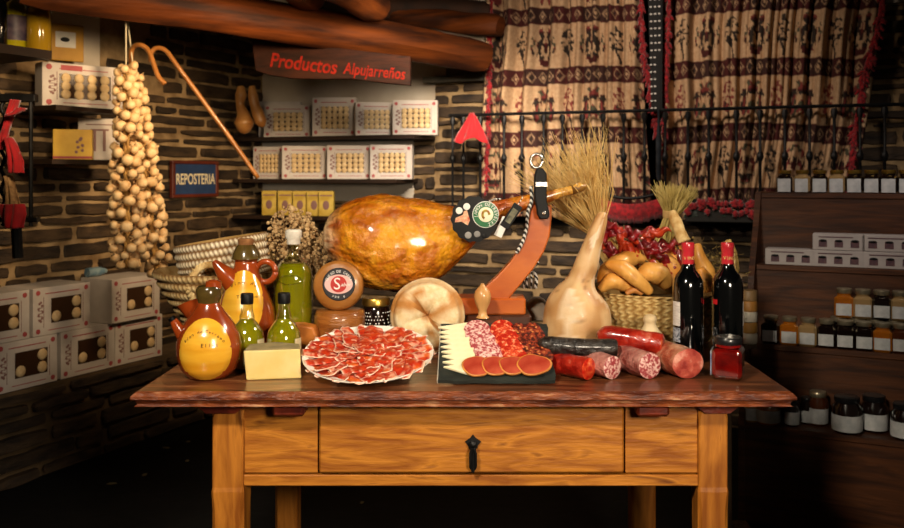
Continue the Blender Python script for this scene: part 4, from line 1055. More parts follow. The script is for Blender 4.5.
# ------------------------------------------------------------------ ham and its stand
YH = 2.46
js = thing('ham_stand', (P(480, 0, YH).x, YH, TT), 'wooden ham stand with curved orange upright, ring clamp and black strap', 'ham stand')
jo = Vector(js.location)
def J(px, py, dy=0): p = P(px, py, YH)-jo; return Vector((p.x, dy, p.z))
m_jw = M('orange_stand_wood', 'a8480f', 'c96a25', '8a3608', scale=6, stretch=(1, 1, 2), rough=.4, coat=.3, bump=.15)
m_jd = M('dark_stand_wood', '3a1c0d', '4c2814', scale=6, rough=.5)
m_jl = M('pale_turned_wood', 'c08a50', 'd8a86c', scale=8, rough=.35, coat=.4)
MB().rbox((J(466, 0).x, -.115, .0), (J(502, 0).x, -.032, .083), .006).build('front_foot', m_jd, js)
MB().rbox((J(398, 0).x, -.03, .0), (J(531, 0).x, .10, .083), .006).build('base_board', m_jd, js)
MB().rbox((J(452, 0).x, -.03, .0835), (J(525, 0).x, .07, .129), .004).build('upper_block', m_jw, js)
poly = [J(*p) for p in [(474, 298), (484, 287), (497, 275), (509, 262), (519, 248), (526, 232), (530, 212), (532, 205), (551, 205), (551, 218), (549, 236), (543, 252), (533, 268), (521, 283), (509, 297), (508, 300), (476, 300)]]
MB().prism([(p.x, p.z) for p in poly][::1], -.022, .022).build('upright', m_jw, js, bevel=.004)
px_ = J(485, 322); cpt = [(.0, 0), (.010, .0), (.018, .004), (.012, .014), (.011, .03), (.020, .055), (.0235, .078), (.020, .095), (.012, .108), (.006, .116), (.004, .122)]
MB().lathe([(r, h*.78) for r, h in cpt], 20, o=(J(482, 0).x, -.095, .0835)).build('turned_knob', m_jl, js, smooth=True)
MB().lathe([(.012, .083), (.010, .20)], 12, o=(J(415, 0).x, .02, 0)).build('support_spike', m_jd, js, smooth=True)
# clasp
st_ = [J(*p) for p in [(533, 176), (535, 169), (541, 168), (545, 174), (545, 200), (548, 214), (546, 218), (538, 218), (536, 214), (533, 196)]]
MB().prism([(p.x, p.z) for p in st_], -.062, -.030).build('clasp_strap', m_black, js, bevel=.003)
MB().prism([(p.x, p.z) for p in [J(*q_) for q_ in [(534, 182), (534, 186), (545, 186), (545, 182)]]], -.0635, -.062).build('clasp_band', m_silver, js)
mb = MB(); mb.tube([J(536, 161)+Vector((.0165*math.cos(a), -.02, .019*math.sin(a))) for a in [2*PI*i/24 for i in range(25)]], .004, 8); mb.build('ring', m_silver, js, smooth='all')
mb = MB(); mb.sphere(J(542, 212, -.063), .0065, 10, 6); mb.build('rivet', m_silver, js, smooth='all')
m_cord = bpy.data.materials.new('striped_cord'); m_cord.use_nodes = True
nt = m_cord.node_tree; wv = nt.nodes.new('ShaderNodeTexWave'); wv.inputs['Scale'].default_value = 38; wv.bands_direction = 'DIAGONAL'
tc = nt.nodes.new('ShaderNodeTexCoord'); nt.links.new(tc.outputs['Object'], wv.inputs['Vector']); cr = nt.nodes.new('ShaderNodeValToRGB'); cr.color_ramp.interpolation = 'CONSTANT'
cr.color_ramp.elements[0].color = (.005, .005, .005, 1); cr.color_ramp.elements[1].color = (.75, .72, .66, 1); cr.color_ramp.elements[1].position = .5
nt.links.new(wv.outputs['Fac'], cr.inputs[0]); nt.links.new(cr.outputs[0], nt.nodes['Principled BSDF'].inputs['Base Color'])
cs = spline([J(530, 186, -.03), J(531, 200, -.028), J(527, 212, -.03), J(526, 226, -.03), J(522, 241, -.028), J(516, 252, -.026)], 6)
cd = thing('striped_cord', jo+cs[0], 'twisted black and white cord hanging along the ham stand upright', 'cord')
MB().tube([p-cs[0] for p in cs], .0052, 8).build('cord', m_cord, cd, smooth='all')
mb = MB()
for i in range(9):
    a = J(531, 272, .03)-cs[0]; mb.tube([a+Vector((.012*math.cos(i*.7), .004*math.sin(i), 0)), a+Vector((.02*math.cos(i*.7), .006*math.sin(i*2), -.022)), a+Vector((.018*math.cos(i*.7), .004, -.05))], .003, 5)
mb.tube([a, J(538, 262, .0)-cs[0]], .004, 6)
mb.build('tassel', m_cord, cd, smooth='all')
# ham
topo = [(322, 240), (325, 224), (330, 215), (338, 208), (346, 202), (358, 198), (370, 196), (385, 195), (400, 196), (415, 198), (430, 201), (445, 205), (458, 207), (470, 207), (485, 203), (500, 200), (515, 197), (530, 194), (545, 191), (560, 188), (572, 185), (580, 182), (586, 185)]
bot = [(322, 242), (325, 252), (330, 259), (338, 266), (346, 273), (353, 281), (360, 287), (375, 291), (395, 292), (412, 291), (430, 284), (445, 275), (458, 263), (468, 252), (478, 240), (488, 229), (498, 221), (510, 215), (530, 209), (545, 204), (560, 198), (575, 194), (586, 189)]
hm = thing('cured_ham', P(395, 292, YH), 'whole glossy golden cured ham leg raised on the stand with its thin shank pointing right', 'ham')
ho = Vector(hm.location)
mb = MB(); R = []; n = 48
xs = [322.3, 323, 324.5, 327, 330, 334, 339, 345]+[345+6*i for i in range(1, 40)]; xs = [x for x in xs if x < 585]+[585.5]
for k, x in enumerate(xs):
    zt2 = P(x, interp(topo, x), YH).z; zb2 = P(x, interp(bot, x), YH).z; X = P(x, 0, YH).x
    hz = (zt2-zb2)/2; cz = (zt2+zb2)/2
    dy = hz*(.78 if x < 470 else .85)
    dy = min(dy, .105); ring = []
    for i in range(n):
        a = 2*PI*i/n; ca, sa = math.cos(a), math.sin(a)
        e = 1.0 if x > 470 else .88
        px2, pz = (abs(ca)**e)*math.copysign(1, ca), (abs(sa)**e)*math.copysign(1, sa)
        q_ = Vector((X, ca*dy, sa*hz))
        nn = .05*nz(x*.03, ca*1.6, sa*1.6)+.03*nz(x*.09, ca*3, sa*3)
        # hollow on the left front (hip bone)
        if ca < 0 and x < 400:
            dd = ((x-357)/22)**2+((sa+.42)/.30)**2; nn -= .16*math.exp(-dd*1.4)
            dd = ((x-372)/40)**2+((sa+.15)/.20)**2; nn += .07*math.exp(-dd)
        f = 1+nn*(1 if x < 500 else .5)
        # colour
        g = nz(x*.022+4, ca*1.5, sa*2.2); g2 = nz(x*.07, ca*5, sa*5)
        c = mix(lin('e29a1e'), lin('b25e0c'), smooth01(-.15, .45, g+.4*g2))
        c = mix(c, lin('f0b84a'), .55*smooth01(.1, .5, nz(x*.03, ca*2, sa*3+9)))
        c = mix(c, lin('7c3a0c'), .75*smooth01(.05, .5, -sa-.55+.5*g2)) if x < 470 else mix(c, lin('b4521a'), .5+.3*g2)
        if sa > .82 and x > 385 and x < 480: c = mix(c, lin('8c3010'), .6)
        if x < 345 and ca < .3 :
            w3 = smooth01(345, 326, x)*smooth01(-.5, .2, nz(x*.1, ca*4, sa*4)+.1); c = mix(c, lin('e2cda8'), .8*w3)
            if nz(x*.2, sa*9, 3) > .2: c = mix(c, lin('6a2c12'), .6*smooth01(345, 330, x))
        if x > 545: c = mix(c, lin('dda64c'), smooth01(545, 560, x))
        if abs(x-500) < 12 and sa > 0: c = mix(c, lin('a83a18'), .6)
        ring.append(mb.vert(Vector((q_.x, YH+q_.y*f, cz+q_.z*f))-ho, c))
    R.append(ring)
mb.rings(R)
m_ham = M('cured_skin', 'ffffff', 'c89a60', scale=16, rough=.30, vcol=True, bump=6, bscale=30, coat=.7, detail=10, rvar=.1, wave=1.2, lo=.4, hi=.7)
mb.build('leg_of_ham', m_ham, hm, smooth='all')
mb = MB(); hp_ = [P(572, 190, YH), P(580, 188, YH), P(587, 186, YH)]; mb.tube([p-ho for p in hp_], [.014, .012, .006], 12); mb.build('hoof', M('hoof', 'b08038', '6a4418', scale=20, rough=.4), hm, smooth='all')
# round black tag with stickers
tg = thing('ham_tag', P(474, 219, YH-.115), 'round black scalloped ham tag with a green and white seal', 'tag', rot=(0, 0, math.radians(5)))
to = Vector(tg.location)
def disc2(parent, px, py, r, y, mat, name, scal=0, n=40, th=.0015):
    p = P(px, py, YH-.115)-to; mb = MB(); mb.lathe([(r, 0), (r, th), (r*.6, th+.0008)], n, o=(p.x, y, p.z), axis=(0, -1, 0), rf=(lambda a, h: 1+scal*math.cos(14*a)) if scal else None); return mb.build(name, mat, parent)
tb1 = disc2(tg, 474, 219, .061, 0, m_black, 'tag_disc', .03, 84, .003)
disc2(tg, 485.5, 214.5, .0355, -.004, m_white, 'seal', 0)
disc2(tg, 485.5, 214.5, .0335, -.0062, M('seal_green', '1e6a3a', rough=.4), 'seal_ring')
disc2(tg, 485.5, 214.5, .0200, -.0084, M('seal_white', 'e9e2c4', rough=.4), 'seal_centre')
p = P(485.5, 214.5, YH-.115)-to
mb = MB(); mb.tube([(p.x+.009*math.cos(a), -.0105, p.z+.011*math.sin(a)) for a in [i*.35 for i in range(13)]], .0035, 6); mb.build('seal_emblem', M('seal_yellow', 'b9b02c', '8a2c1c', scale=90, rough=.5), tg, smooth='all')
join_text(ring_text('JAMON DE', tg, p.x, p.z, .0270, -.0088, .0115, m_white, a_mid=PI*.72, step=.30), 'lettering')
join_text(ring_text('TREVELEZ', tg, p.x, p.z, .0270, -.0088, .0115, m_white, a_mid=-.15, step=.30), 'lettering')
mb = MB(); a = P(466, 217, YH-.115)-to
mb.prism([(a.x-.006, a.z+.016), (a.x-.009, a.z+.006), (a.x-.028, a.z-.002), (a.x-.030, a.z-.014), (a.x-.012, a.z-.012), (a.x+.004, a.z-.022), (a.x+.010, a.z-.008), (a.x+.002, a.z+.018)][::-1], -.006, -.0035); mb.build('ham_picture', M('print_orange', 'c8542c', 'e8c49c', scale=90, rough=.5), tg)
for px, py, r, mm in ((459, 210.5, .0092, m_white), (466.5, 206.5, .0092, m_white), (468, 235, .009, M('badge_grey', '8f8c88', rough=.4)), (477, 234, .0085, M('badge_grey_dim', '7d7b78', rough=.4)), (484, 236, .006, m_black)):
    disc2(tg, px, py, r, -.004, mm, 'badge')
MB().tube([P(490, 201, YH-.115)-to, P(497, 199, YH-.06)-to, P(504, 199, YH-.05)-to], .002, 5).build('string', m_cord, tg)
t2 = thing('small_tag', P(511, 216, YH-.10), 'small black rectangular tag tied on the ham shank', 'tag', rot=(0, math.radians(33), 0))
mb = MB(); mb.rbox((-.012, 0, -.036), (.014, .003, .036), .001); mb.build('card', m_black, t2)
mb = MB(); mb.box((-.007, -.001, -.02), (.009, 0, .022)); mb.build('picture', M('tag_picture', '7d7a5c', '3c3a2c', scale=60, rough=.5), t2)
MB().tube([(0, .001, .034), (.0, .02, .06), (.0, .06, .062)], .0016, 5).build('string', m_cord, t2)
o = MB().rbox((-.011, 0, -.028), (.011, .002, .028), .001).build('paper_tag', m_white); o.location = P(502, 227, YH-.095); o.rotation_euler = (0, math.radians(25), 0); tag(o, 'blank white paper tag hanging behind the small black tag', 'tag')

# dried flowers
bq = thing('dried_bouquet', (-.50, 2.60, TT), 'bunch of dried brown seed heads behind the tall oil bottle', 'bouquet')
m_seed = M('dried_seed_head', 'a07a4c', 'd0ae7c', scale=60, rough=.85, bump=.6)
rng = random.Random(31); mbs = MB(); heads = []; sh = None
bo = Vector(bq.location)
for i in range(210):
    t_ = rng.random(); px = 255+74*rng.random(); 
    yt = interp([(256, 250), (265, 232), (275, 215), (292, 208), (304, 214), (315, 228), (326, 245)], px)
    py = yt+rng.random()**1.3*46; Y = 2.52+.12*rng.random(); h = P(px, py, Y)-bo
    base = Vector((rng.uniform(-.02, .02), rng.uniform(-.02, .02), 0))
    if i < 60: mbs.tube([base, base.lerp(h, .55)+Vector((0, 0, .03)), h], .0014, 4)
    if i < 95:
        if sh is None:
            m2 = MB(); m2.sphere((0, 0, 0), .0085, 8, 6, sc=(1, 1, 1.25)); m2.lathe([(.003, .009), (.006, .013), (.0045, .014)], 8)
            for k in range(5): m2.sphere((.009*math.cos(k*2.4), .009*math.sin(k*2.4), -.008-.006*k), .0048, 6, 5)
            sh = m2.build('seed_head', m_seed, bq, smooth='all'); b = sh
        else: b = sh.copy(); COL.objects.link(b); b.parent = bq
        b.location = h; s = rng.uniform(.6, 1.15); b.scale = (s, s, s); b.rotation_euler = (rng.uniform(-.7, .7), rng.uniform(-.7, .7), rng.uniform(0, 6))
    else: heads.append((h, rng.uniform(.003, .006)))
mbs.build('stems', M('dry_stem', '7a5a30', rough=.9), bq)
mb = MB()
for h, r in heads:
    for k in range(4): mb.sphere(h+Vector((rng.uniform(-.012, .012), rng.uniform(-.012, .012), rng.uniform(-.015, .015))), r, 6, 5)
mb.build('small_seeds', m_seed, bq, smooth='all')['kind'] = 'stuff'

# ------------------------------------------------------------------ gourd, whistle, basket of bread
def gourd(name, px, Y, pts, mat, label, cat='gourd', part='skin', n=32, tipc=None):
    """pts = (px, py, radius in px)"""
    o0 = on_table(px, Y); t = thing(name, o0, label, cat)
    S = spline([P(x, y, Y)-o0 for x, y, r in pts], 5); rr = [r*Y/F for *_, r in pts]; nn = len(S)
    rad = [max(.001, (spline([Vector((r, 0, 0)) for r in rr], 5)[k]).x) for k in range(nn)]
    def cf(k, i):
        a = 2*PI*i/n; p = S[k]; g = nz(p.z*22, math.cos(a)*1.8, math.sin(a)*1.8)
        c = mix(lin('d8b484'), lin('b88a58'), smooth01(-.3, .5, g))
        if nz(p.z*70+3, math.cos(a)*5, math.sin(a)*5) > .2 and p.z > .09 and p.z < .2 and nz(p.z*9, math.cos(a)*1.2, 5+math.sin(a)) > 0: c = mix(c, lin('7a5430'), .55)
        if nz(p.z*14+8, math.cos(a)*1.3+2, math.sin(a)*1.3) > .28: c = mix(c, lin('efe0c8'), .6)
        return c
    MB().tube(S, rad, n, cf=cf).build(part, mat, t, smooth='all'); return t
m_gourd = M('gourd_skin', 'ffffff', 'efe2cf', scale=16, rough=.5, vcol=True, coat=.05, bump=.3)
gourd('bottle_gourd', 577, 2.33, [(577, 352, 8), (577, 350.5, 20), (577, 345, 28), (577, 334, 33.5), (577, 319, 34), (577, 304, 31), (578, 293, 24), (580, 284, 16), (583, 274, 12.5), (587, 262, 11.5), (592, 246, 9.5), (597, 231, 8), (601, 219, 6.5), (603.5, 213.5, 4), (604, 212, 1)], m_gourd, 'large pale bottle gourd with a long neck leaning to the right')
wg = gourd('clay_whistle', 651, 2.26, [(651, 357, 5), (651, 355, 11), (651, 348, 14.5), (650.5, 338, 14), (650, 330, 9), (650, 324, 6), (650, 319, 6.8), (650, 315.5, 5), (650, 314, 1)], M('pale_clay', 'd9c39c', 'c4aa80', scale=20, rough=.6), 'small pale gourd-shaped clay bottle with one dark dot behind the sausages', 'clay bottle', 'body')
MB().sphere(P(653, 341, 2.26-.04)-Vector(wg.location)+Vector((0, .002, 0)), .0045, 8, 5, sc=(1, .4, 1)).build('dot', m_black, wg)
bk = thing('bread_basket', (.545, 2.52, TT), 'wide plaited straw basket holding breads, dried peppers and wheat', 'basket')
mb = MB(); n = 192; K = 60; R = []
bpf = [(.11, 0), (.135, .006), (.165, .04), (.185, .08), (.196, .12), (.201, .148)]
for side in (0, 1):
    for k in (range(K+1) if side == 0 else range(K, 5, -1)):
        f = k/K; x = f*(len(bpf)-1); i0 = min(int(x), len(bpf)-2); r0 = bpf[i0][0]+(bpf[i0+1][0]-bpf[i0][0])*(x-i0); z0 = bpf[i0][1]+(bpf[i0+1][1]-bpf[i0][1])*(x-i0)
        ring = []
        for i in range(n):
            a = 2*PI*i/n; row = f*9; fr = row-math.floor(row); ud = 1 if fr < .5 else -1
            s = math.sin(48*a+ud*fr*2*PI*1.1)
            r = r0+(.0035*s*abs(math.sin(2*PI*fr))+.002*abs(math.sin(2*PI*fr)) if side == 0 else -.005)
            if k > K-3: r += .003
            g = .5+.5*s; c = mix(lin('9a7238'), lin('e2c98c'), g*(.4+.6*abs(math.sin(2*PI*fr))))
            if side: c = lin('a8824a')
            ring.append(mb.vert((r*math.cos(a), r*math.sin(a), z0), c))
        R.append(ring)
mb.rings(R)
mb.build('weave', M('plaited_straw', 'ffffff', 'e6dcc6', scale=50, rough=.8, vcol=True), bk, smooth='all')
def bkhandle(x0, x1, y, zt_h, name='handle'):
    S = spline([(x0, y-.01, .13), (x0-.003, y, .19), ((x0+x1)/2, y, zt_h), (x1+.003, y, .19), (x1, y-.01, .13)], 8); mb = MB()
    for k in range(3): mb.tube([p+Vector((.005*math.cos(i*.9+k*2.09), .005*math.sin(i*.9+k*2.09), 0)) for i, p in enumerate(S)], .005, 6)
    mb.build(name, m_straw, bk, smooth='all')
S = spline([(-.195, -.03, .13), (-.215, -.02, .19), (-.225, .0, .235), (-.215, .04, .225), (-.19, .06, .15)], 8); mb = MB()
for k in range(3): mb.tube([p+Vector((.005*math.cos(i*.9+k*2.09), .005*math.sin(i*.9+k*2.09), 0)) for i, p in enumerate(S)], .0055, 6)
mb.build('handle', m_straw, bk, smooth='all')
S = spline([(.19, -.05, .14), (.195, -.04, .22), (.195, -.01, .262), (.195, .03, .25), (.19, .06, .15)], 8); mb = MB()
for k in range(3): mb.tube([p+Vector((.005*math.cos(i*.9+k*2.09), .005*math.sin(i*.9+k*2.09), 0)) for i, p in enumerate(S)], .0055, 6)
mb.build('handle', m_straw, bk, smooth='all')
# lining cloth/straw floor hidden: straw packing
mb = MB(); rng = random.Random(5)
mb.lathe([(.165, .05), (.182, .085), (.15, .11), (.0, .12)], 32, cap0=True, cap1=False, rf=lambda a, h: 1+.02*nz(a*3, h*20)); mb.build('straw_packing', M('packing_straw', '6a4c22', 'a88446', scale=60, rough=.9, bump=1), bk, smooth='all')
# breads
m_bread = M('golden_crust', 'bd7a28', 'dda552', 'a05e1c', scale=11, rough=.5, coat=.15, bump=.2, lo=.35, hi=.6)
def loaf(name, pts, rad, label, flat=.8, cat='bread', mat=m_bread, n=18, part=None):
    """pts (px,py,Y)"""
    S = spline([P(*p) for p in pts], 7); rr = [interp([(i/(len(rad)-1), rad[i]) for i in range(len(rad))], k/(len(S)-1)) for k in range(len(S))]
    o0 = S[len(S)//2]; rr = [r*(1+.05*nz(k*.5, len(pts))) for k, r in enumerate(rr)]
    o = MB().tube([p-o0 for p in S], rr, n, flat=flat).build(name, mat, smooth='all'); o.location = o0; tag(o, label, cat); return o
YB_ = 2.40
loaf('bread_ring', [(601, 283, 2.40), (608, 272, 2.42), (620, 263, 2.45), (636, 257, 2.49), (652, 258, 2.50), (664, 262, 2.48), (671, 272, 2.44), (672, 284, 2.42)], [.012, .030, .032, .028, .029, .036, .036, .018], 'golden curved bread twist forming the back of the loaves in the basket')
loaf('bread_stick', [(606, 264, 2.375), (622, 268, 2.36), (636, 279, 2.35), (650, 292, 2.36)], [.010, .028, .025, .015], 'long golden bread strand crossing diagonally over the other loaves')
loaf('bread_roll', [(636, 282, 2.40), (648, 273, 2.395), (660, 276, 2.40), (668, 287, 2.40)], [.012, .036, .038, .018], 'plump golden bread lobe at the right of the loaves in the basket')
loaf('bread_roll', [(600, 290, 2.39), (612, 281, 2.385), (625, 284, 2.39), (634, 291, 2.39)], [.012, .030, .028, .014], 'golden bread lobe at the front left of the loaves in the basket')
loaf('bread_roll', [(626, 294, 2.365), (634, 290, 2.365), (642, 294, 2.365)], [.008, .012, .008], 'little dark-baked end of bread at the basket rim', mat=M('brown_crust', '9a5a22', 'b87a3a', scale=20, rough=.5))
# dried peppers
m_pep = M('dried_red_pepper', '4c060c', '8a1018', '36050a', scale=24, rough=.34, coat=.35, bump=2.5, bscale=40)
m_pep2 = M('dried_orange_pepper', '8a1c0e', 'b83a18', '5c0e0a', scale=24, rough=.34, coat=.35, bump=2.5, bscale=40)
def pepper(px, py, Y, ang, ln, r, label, mat, seed):
    o0 = P(px, py, Y); d = Vector((math.cos(ang), -.15, math.sin(ang))); S = [d*(ln*(k/11-.5))+Vector((0, .006*math.sin(k*.8+seed), .006*math.sin(k*1.1+seed))) for k in range(12)]
    mb = MB(); R = []; x, y, z = frame(d)
    for k in range(12):
        f = k/11; q_ = r*(math.sin(PI*(f*.9+.07))**.6)*(1-.35*f)
        R.append([mb.vert(S[k]+(x*math.cos(2*PI*i/16)+y*math.sin(2*PI*i/16))*q_*(1+.34*nz(math.cos(2*PI*i/16)*2+seed, math.sin(2*PI*i/16)*2, f*5)+.32*nz(math.cos(2*PI*i/16)*5+seed, math.sin(2*PI*i/16)*5, f*9))) for i in range(16)])
    mb.rings(R); t = thing('dried_pepper', o0, label, 'pepper', 'dried red peppers in the bread basket')
    mb.build('flesh', mat, t, smooth='all'); MB().tube([S[0], S[0]-d*.010+Vector((0, 0, .003))], [.003, .002], 6).build('stalk', m_stalk, t); return t
pl = [(611, 230, 2.50, -.9, .075, .020, 0), (622, 240, 2.48, -1.3, .085, .020, 1), (614, 250, 2.50, -.7, .07, .018, 0), (632, 252, 2.47, -1.1, .08, .018, 1), (629, 232, 2.52, -.4, .08, .019, 0),
      (646, 237, 2.46, .5, .085, .019, 1), (657, 232, 2.45, .15, .085, .018, 1), (644, 248, 2.45, -1.0, .07, .016, 0), (655, 252, 2.44, -.7, .09, .022, 0), (666, 262, 2.43, -.8, .08, .019, 0), (639, 243, 2.50, .2, .07, .018, 0), (676, 273, 2.43, -1.0, .08, .019, 0), (672, 250, 2.48, -.3, .07, .018, 0), (684, 264, 2.46, -1.2, .08, .018, 0), (604, 240, 2.52, -1.5, .07, .016, 1), (662, 244, 2.50, .1, .07, .018, 0)]
rng = random.Random(77); pl2 = []; m_stalk = M('pepper_stalk', '4a3a1c', rough=.8)
for (x, y, Y, a, l_, r, k) in pl:
    pl2.append((x, y, Y, a, l_*.95, r*.78, k)); pl2.append((x+rng.uniform(-7, 7), y+rng.uniform(-6, 6), Y+rng.uniform(-.03, .02), a+rng.uniform(-.6, .6), l_*.85, r*.68, k if rng.random() < .7 else 1-k))
pl2.sort()
for i, (x, y, Y, a, l_, r, k) in enumerate(pl2):
    n0 = sum(1 for q_ in pl2[:i] if q_[6] == k)
    pepper(x, y, Y, a, l_, r, ('shrivelled orange-red dried pepper in the bread basket, ' if k else 'shrivelled dark crimson dried pepper in the bread basket, ')+ORD[n0]+' from the left', m_pep2 if k else m_pep, i*1.7)
# wheat and broom bundles
def bundle(name, base, tie, fan, n, spread_r, label, mat, seed, part='stalks', tie_r=.014, base_r=.04, tails=None, wob=.02, thick=.0011):
    rng = random.Random(seed); o0 = Vector(base); t = thing(name, o0, label, 'straw bundle'); mb = MB(); m2 = MB()
    tie = Vector(tie); fan = Vector(fan); d = (fan-tie); x, y, z = frame(d)
    db = (o0-tie); x2, y2, z2 = frame(db)
    for i in range(n):
        a = rng.uniform(0, 2*PI); q1 = math.sqrt(rng.random())
        pt = tie+(x*math.cos(a)+y*math.sin(a))*tie_r*q1
        sp_ = spread_r*(q1**.8)*rng.uniform(.7, 1.1)
        e = fan+(x*math.cos(a)+y*math.sin(a))*sp_+z*rng.uniform(-.35, .2)*d.length*.45
        bb_ = o0+(x*math.cos(a)+y*math.sin(a))*base_r*q1
        mid = pt.lerp(e, .5)+Vector((rng.uniform(-wob, wob), rng.uniform(-wob, wob), rng.uniform(-wob, wob)))*.5
        e2 = e+Vector((rng.uniform(-wob, wob), rng.uniform(-wob, wob), rng.uniform(-wob, wob)))
        mb.tube([bb_-o0, pt-o0, mid-o0, e2-o0], [thick*1.2, thick*1.2, thick*1.1, thick*.5], 3, caps=False)
    o = mb.build(part, mat, t); o['kind'] = 'stuff'
    return t
m_wheat = M('broom_straw', 'c89a4c', 'ecd08c', scale=30, rough=.7, lo=.3, hi=.7)
m_wheat2 = M('green_wheat', 'a8924a', 'd0bc78', scale=30, rough=.7)
bundle('straw_broom', P(640, 285, 2.56), P(596, 230, 2.56), P(560, 158, 2.56), 480, .140, 'large loose straw broom bundle rising left out of the bread basket', m_wheat, 3, tie_r=.028, base_r=.06, wob=.055)
wb_ = bundle('wheat_sheaf', P(664, 262, 2.60), P(672, 215, 2.58), P(676, 187, 2.58), 260, .07, 'short greenish wheat sheaf tied upright at the back of the bread basket', m_wheat2, 4, tie_r=.02, base_r=.05, wob=.012, thick=.0013)
tw = P(671, 214, 2.58)-Vector(wb_.location)
mb = MB(); [mb.tube([tw+Vector((.022*math.cos(a), .022*math.sin(a), .004*k-.008+.002*math.sin(a))) for a in [2*PI*i/16 for i in range(17)]], .0028, 5) for k in range(5)]; mb.build('binding', m_straw, wb_, smooth='all')
# braided corn husk figure / gourds right of sheaf
m_orng = M('orange_gourd_skin', 'c07a2c', 'dba04c', '8c4e18', scale=9, rough=.45, coat=.2, bump=.3)
loaf('braided_husk', [(672, 212, 2.52), (676, 222, 2.50), (680, 232, 2.48), (684, 242, 2.47)], [.010, .018, .016, .020], 'knotted pale straw plait in front of the wheat sheaf', 1, 'straw plait', m_straw)
loaf('small_gourd', [(679, 236, 2.50), (676, 248, 2.50), (680, 262, 2.50), (683, 272, 2.50)], [.010, .026, .032, .012], 'brown onion-shaped gourd left of the first wine bottle neck', 1, 'gourd', m_orng)
loaf('small_gourd', [(697, 244, 2.47), (700, 258, 2.46), (706, 272, 2.46), (711, 286, 2.46)], [.010, .018, .026, .012], 'golden gourd between the necks of the two wine bottles', 1, 'gourd', m_orng)
loaf('small_gourd', [(700, 268, 2.38), (705, 280, 2.38), (708, 292, 2.38)], [.010, .022, .010], 'small orange gourd low between the two wine bottles', 1, 'gourd', M('bright_orange_skin', 'd9862c', 'e8a850', scale=10, rough=.4))
loaf('corn_cob', [(728, 240, 2.53), (731, 252, 2.52), (733, 268, 2.51), (733, 284, 2.50)], [.008, .016, .018, .010], 'golden textured corn cob behind the right wine bottle', 1, 'corn', M('corn_skin', 'b88634', 'dab468', voro=90, rough=.5, bump=1, bscale=120, lo=.2, hi=.6))
mb = MB(); rng = random.Random(9)
for i in range(160):
    p = Vector((rng.gauss(0, .035), rng.gauss(0, .02), abs(rng.gauss(0, .05)))); d = Vector((rng.uniform(-1, 1), rng.uniform(-1, 0), rng.uniform(0, 1))).normalized()*.02; mb.tube([p, p+d*.5+Vector((.003, 0, 0)), p+d], .0012, 3, caps=False)
    if i % 4 == 0: mb.sphere(p+d, .0045, 6, 5)
o = mb.build('dried_herbs', M('olive_herb', '5c4a22', '8a7440', scale=30, rough=.9), smooth='all'); o.location = P(712, 282, 2.56); tag(o, 'tangle of dried olive-brown herbs between and behind the wine bottles', 'herbs')

# ------------------------------------------------------------------ wine bottles and jam jar
m_caps = M('wine_capsule', 'b3202c', 'c8303a', scale=30, rough=.3, coat=.4)
m_wlab = M('barcode_label', 'd9d2cc', 'b9b0ac', scale=60, stretch=(1, 1, 8), rough=.5)
def arc_patch(t, r, a0, a1, z0, z1, mat, name, rtop=None):
    mb = MB(); mb.grid(lambda a, b: Vector((r*math.sin(a0+(a1-a0)*a), -r*math.cos(a0+(a1-a0)*a), z0+(z1-z0)*b)), 10, 3); return mb.build(name, mat, t, smooth='all')
def wine(px, Y, label, mirror):
    t = thing('wine_bottle', on_table(px, Y), label, 'bottle'); s = 1.0
    pr = [(.030, 0), (.0365, .003), (.0378, .012), (.0385, .19), (.037, .205), (.030, .219), (.020, .231), (.0155, .243), (.0142, .26), (.0142, .30)]
    MB().lathe(pr, 36).build('glass', m_wine, t, smooth='all')
    MB().lathe([(.0152, .245), (.0152, .283), (.0160, .286), (.0160, .297), (.0145, .301), (.002, .302)], 28).build('capsule', m_caps, t, smooth=True)
    o = join_text(curved_text('VINO', t, .262, lambda z: .0135, .0, .012, 0, M('gold_print', 'e0c070', rough=.4), step=.0075), 'capsule_print')
    sg = -1 if not mirror else 1
    arc_patch(t, .0390, sg*.75 if not mirror else .95, sg*1.45 if not mirror else 1.5, .095, .155, m_wlab, 'back_label')
    if not mirror: arc_patch(t, .0390, -1.45, -.75, .055, .090, M('code_label', '2a3040', 'a9adb8', scale=160, rough=.5), 'code_print')
    arc_patch(t, .0391, (.95 if not mirror else -1.4), (1.4 if not mirror else -.95), .148, .160, m_red, 'red_mark')
    arc_patch(t, .0389, .8 if not mirror else -1.5, 1.45 if not mirror else -.9, .045, .09, M('fine_white_print'+str(mirror), '0a0a0c', '8a8a90', scale=220, lo=.55, hi=.6, rough=.3, coat=.6), 'print')
    return t
wine(688, 2.21, 'dark wine bottle with red capsule, left one, standing by the straw basket', False)
wine(727.5, 2.21, 'dark wine bottle with red capsule, right one, directly behind the jam jar', True)
jj = thing('jam_jar', on_table(728, 2.035), 'square glass jar of red jam with black and silver lid and pale blue label', 'jar', rz=math.radians(-22))
m_jam = M('red_jam', '5c0608', '880e0a', scale=30, rough=.1, coat=1)
MB().rbox((-.0335, -.0335, .004), (.0335, .0335, .072), .008).build('jam', m_jam, jj, bevel=.002)
MB().rbox((-.0350, -.0350, 0), (.0350, .0350, .076), .009).build('glass', m_gl2, jj, bevel=.002)
MB().lathe([(.030, .074), (.029, .083)], 28).build('neck', m_jam, jj, smooth=True)
MB().lathe([(.0315, .081), (.0325, .083), (.0325, .094), (.0305, .0965), (.0295, .0962)], 32).build('lid', m_lidk, jj, smooth=True)
MB().lathe([(.027, .0966), (.027, .0976), (.020, .0979)], 28).build('lid_centre', m_silver, jj, smooth=True)
mb = MB(); mb.box((-.0362, -.026, .010), (-.0352, .026, .066)); mb.build('label', M('blue_white_label', 'd3d9e6', '7c93bf', scale=14, stretch=(1, .5, 3), rough=.5), jj)
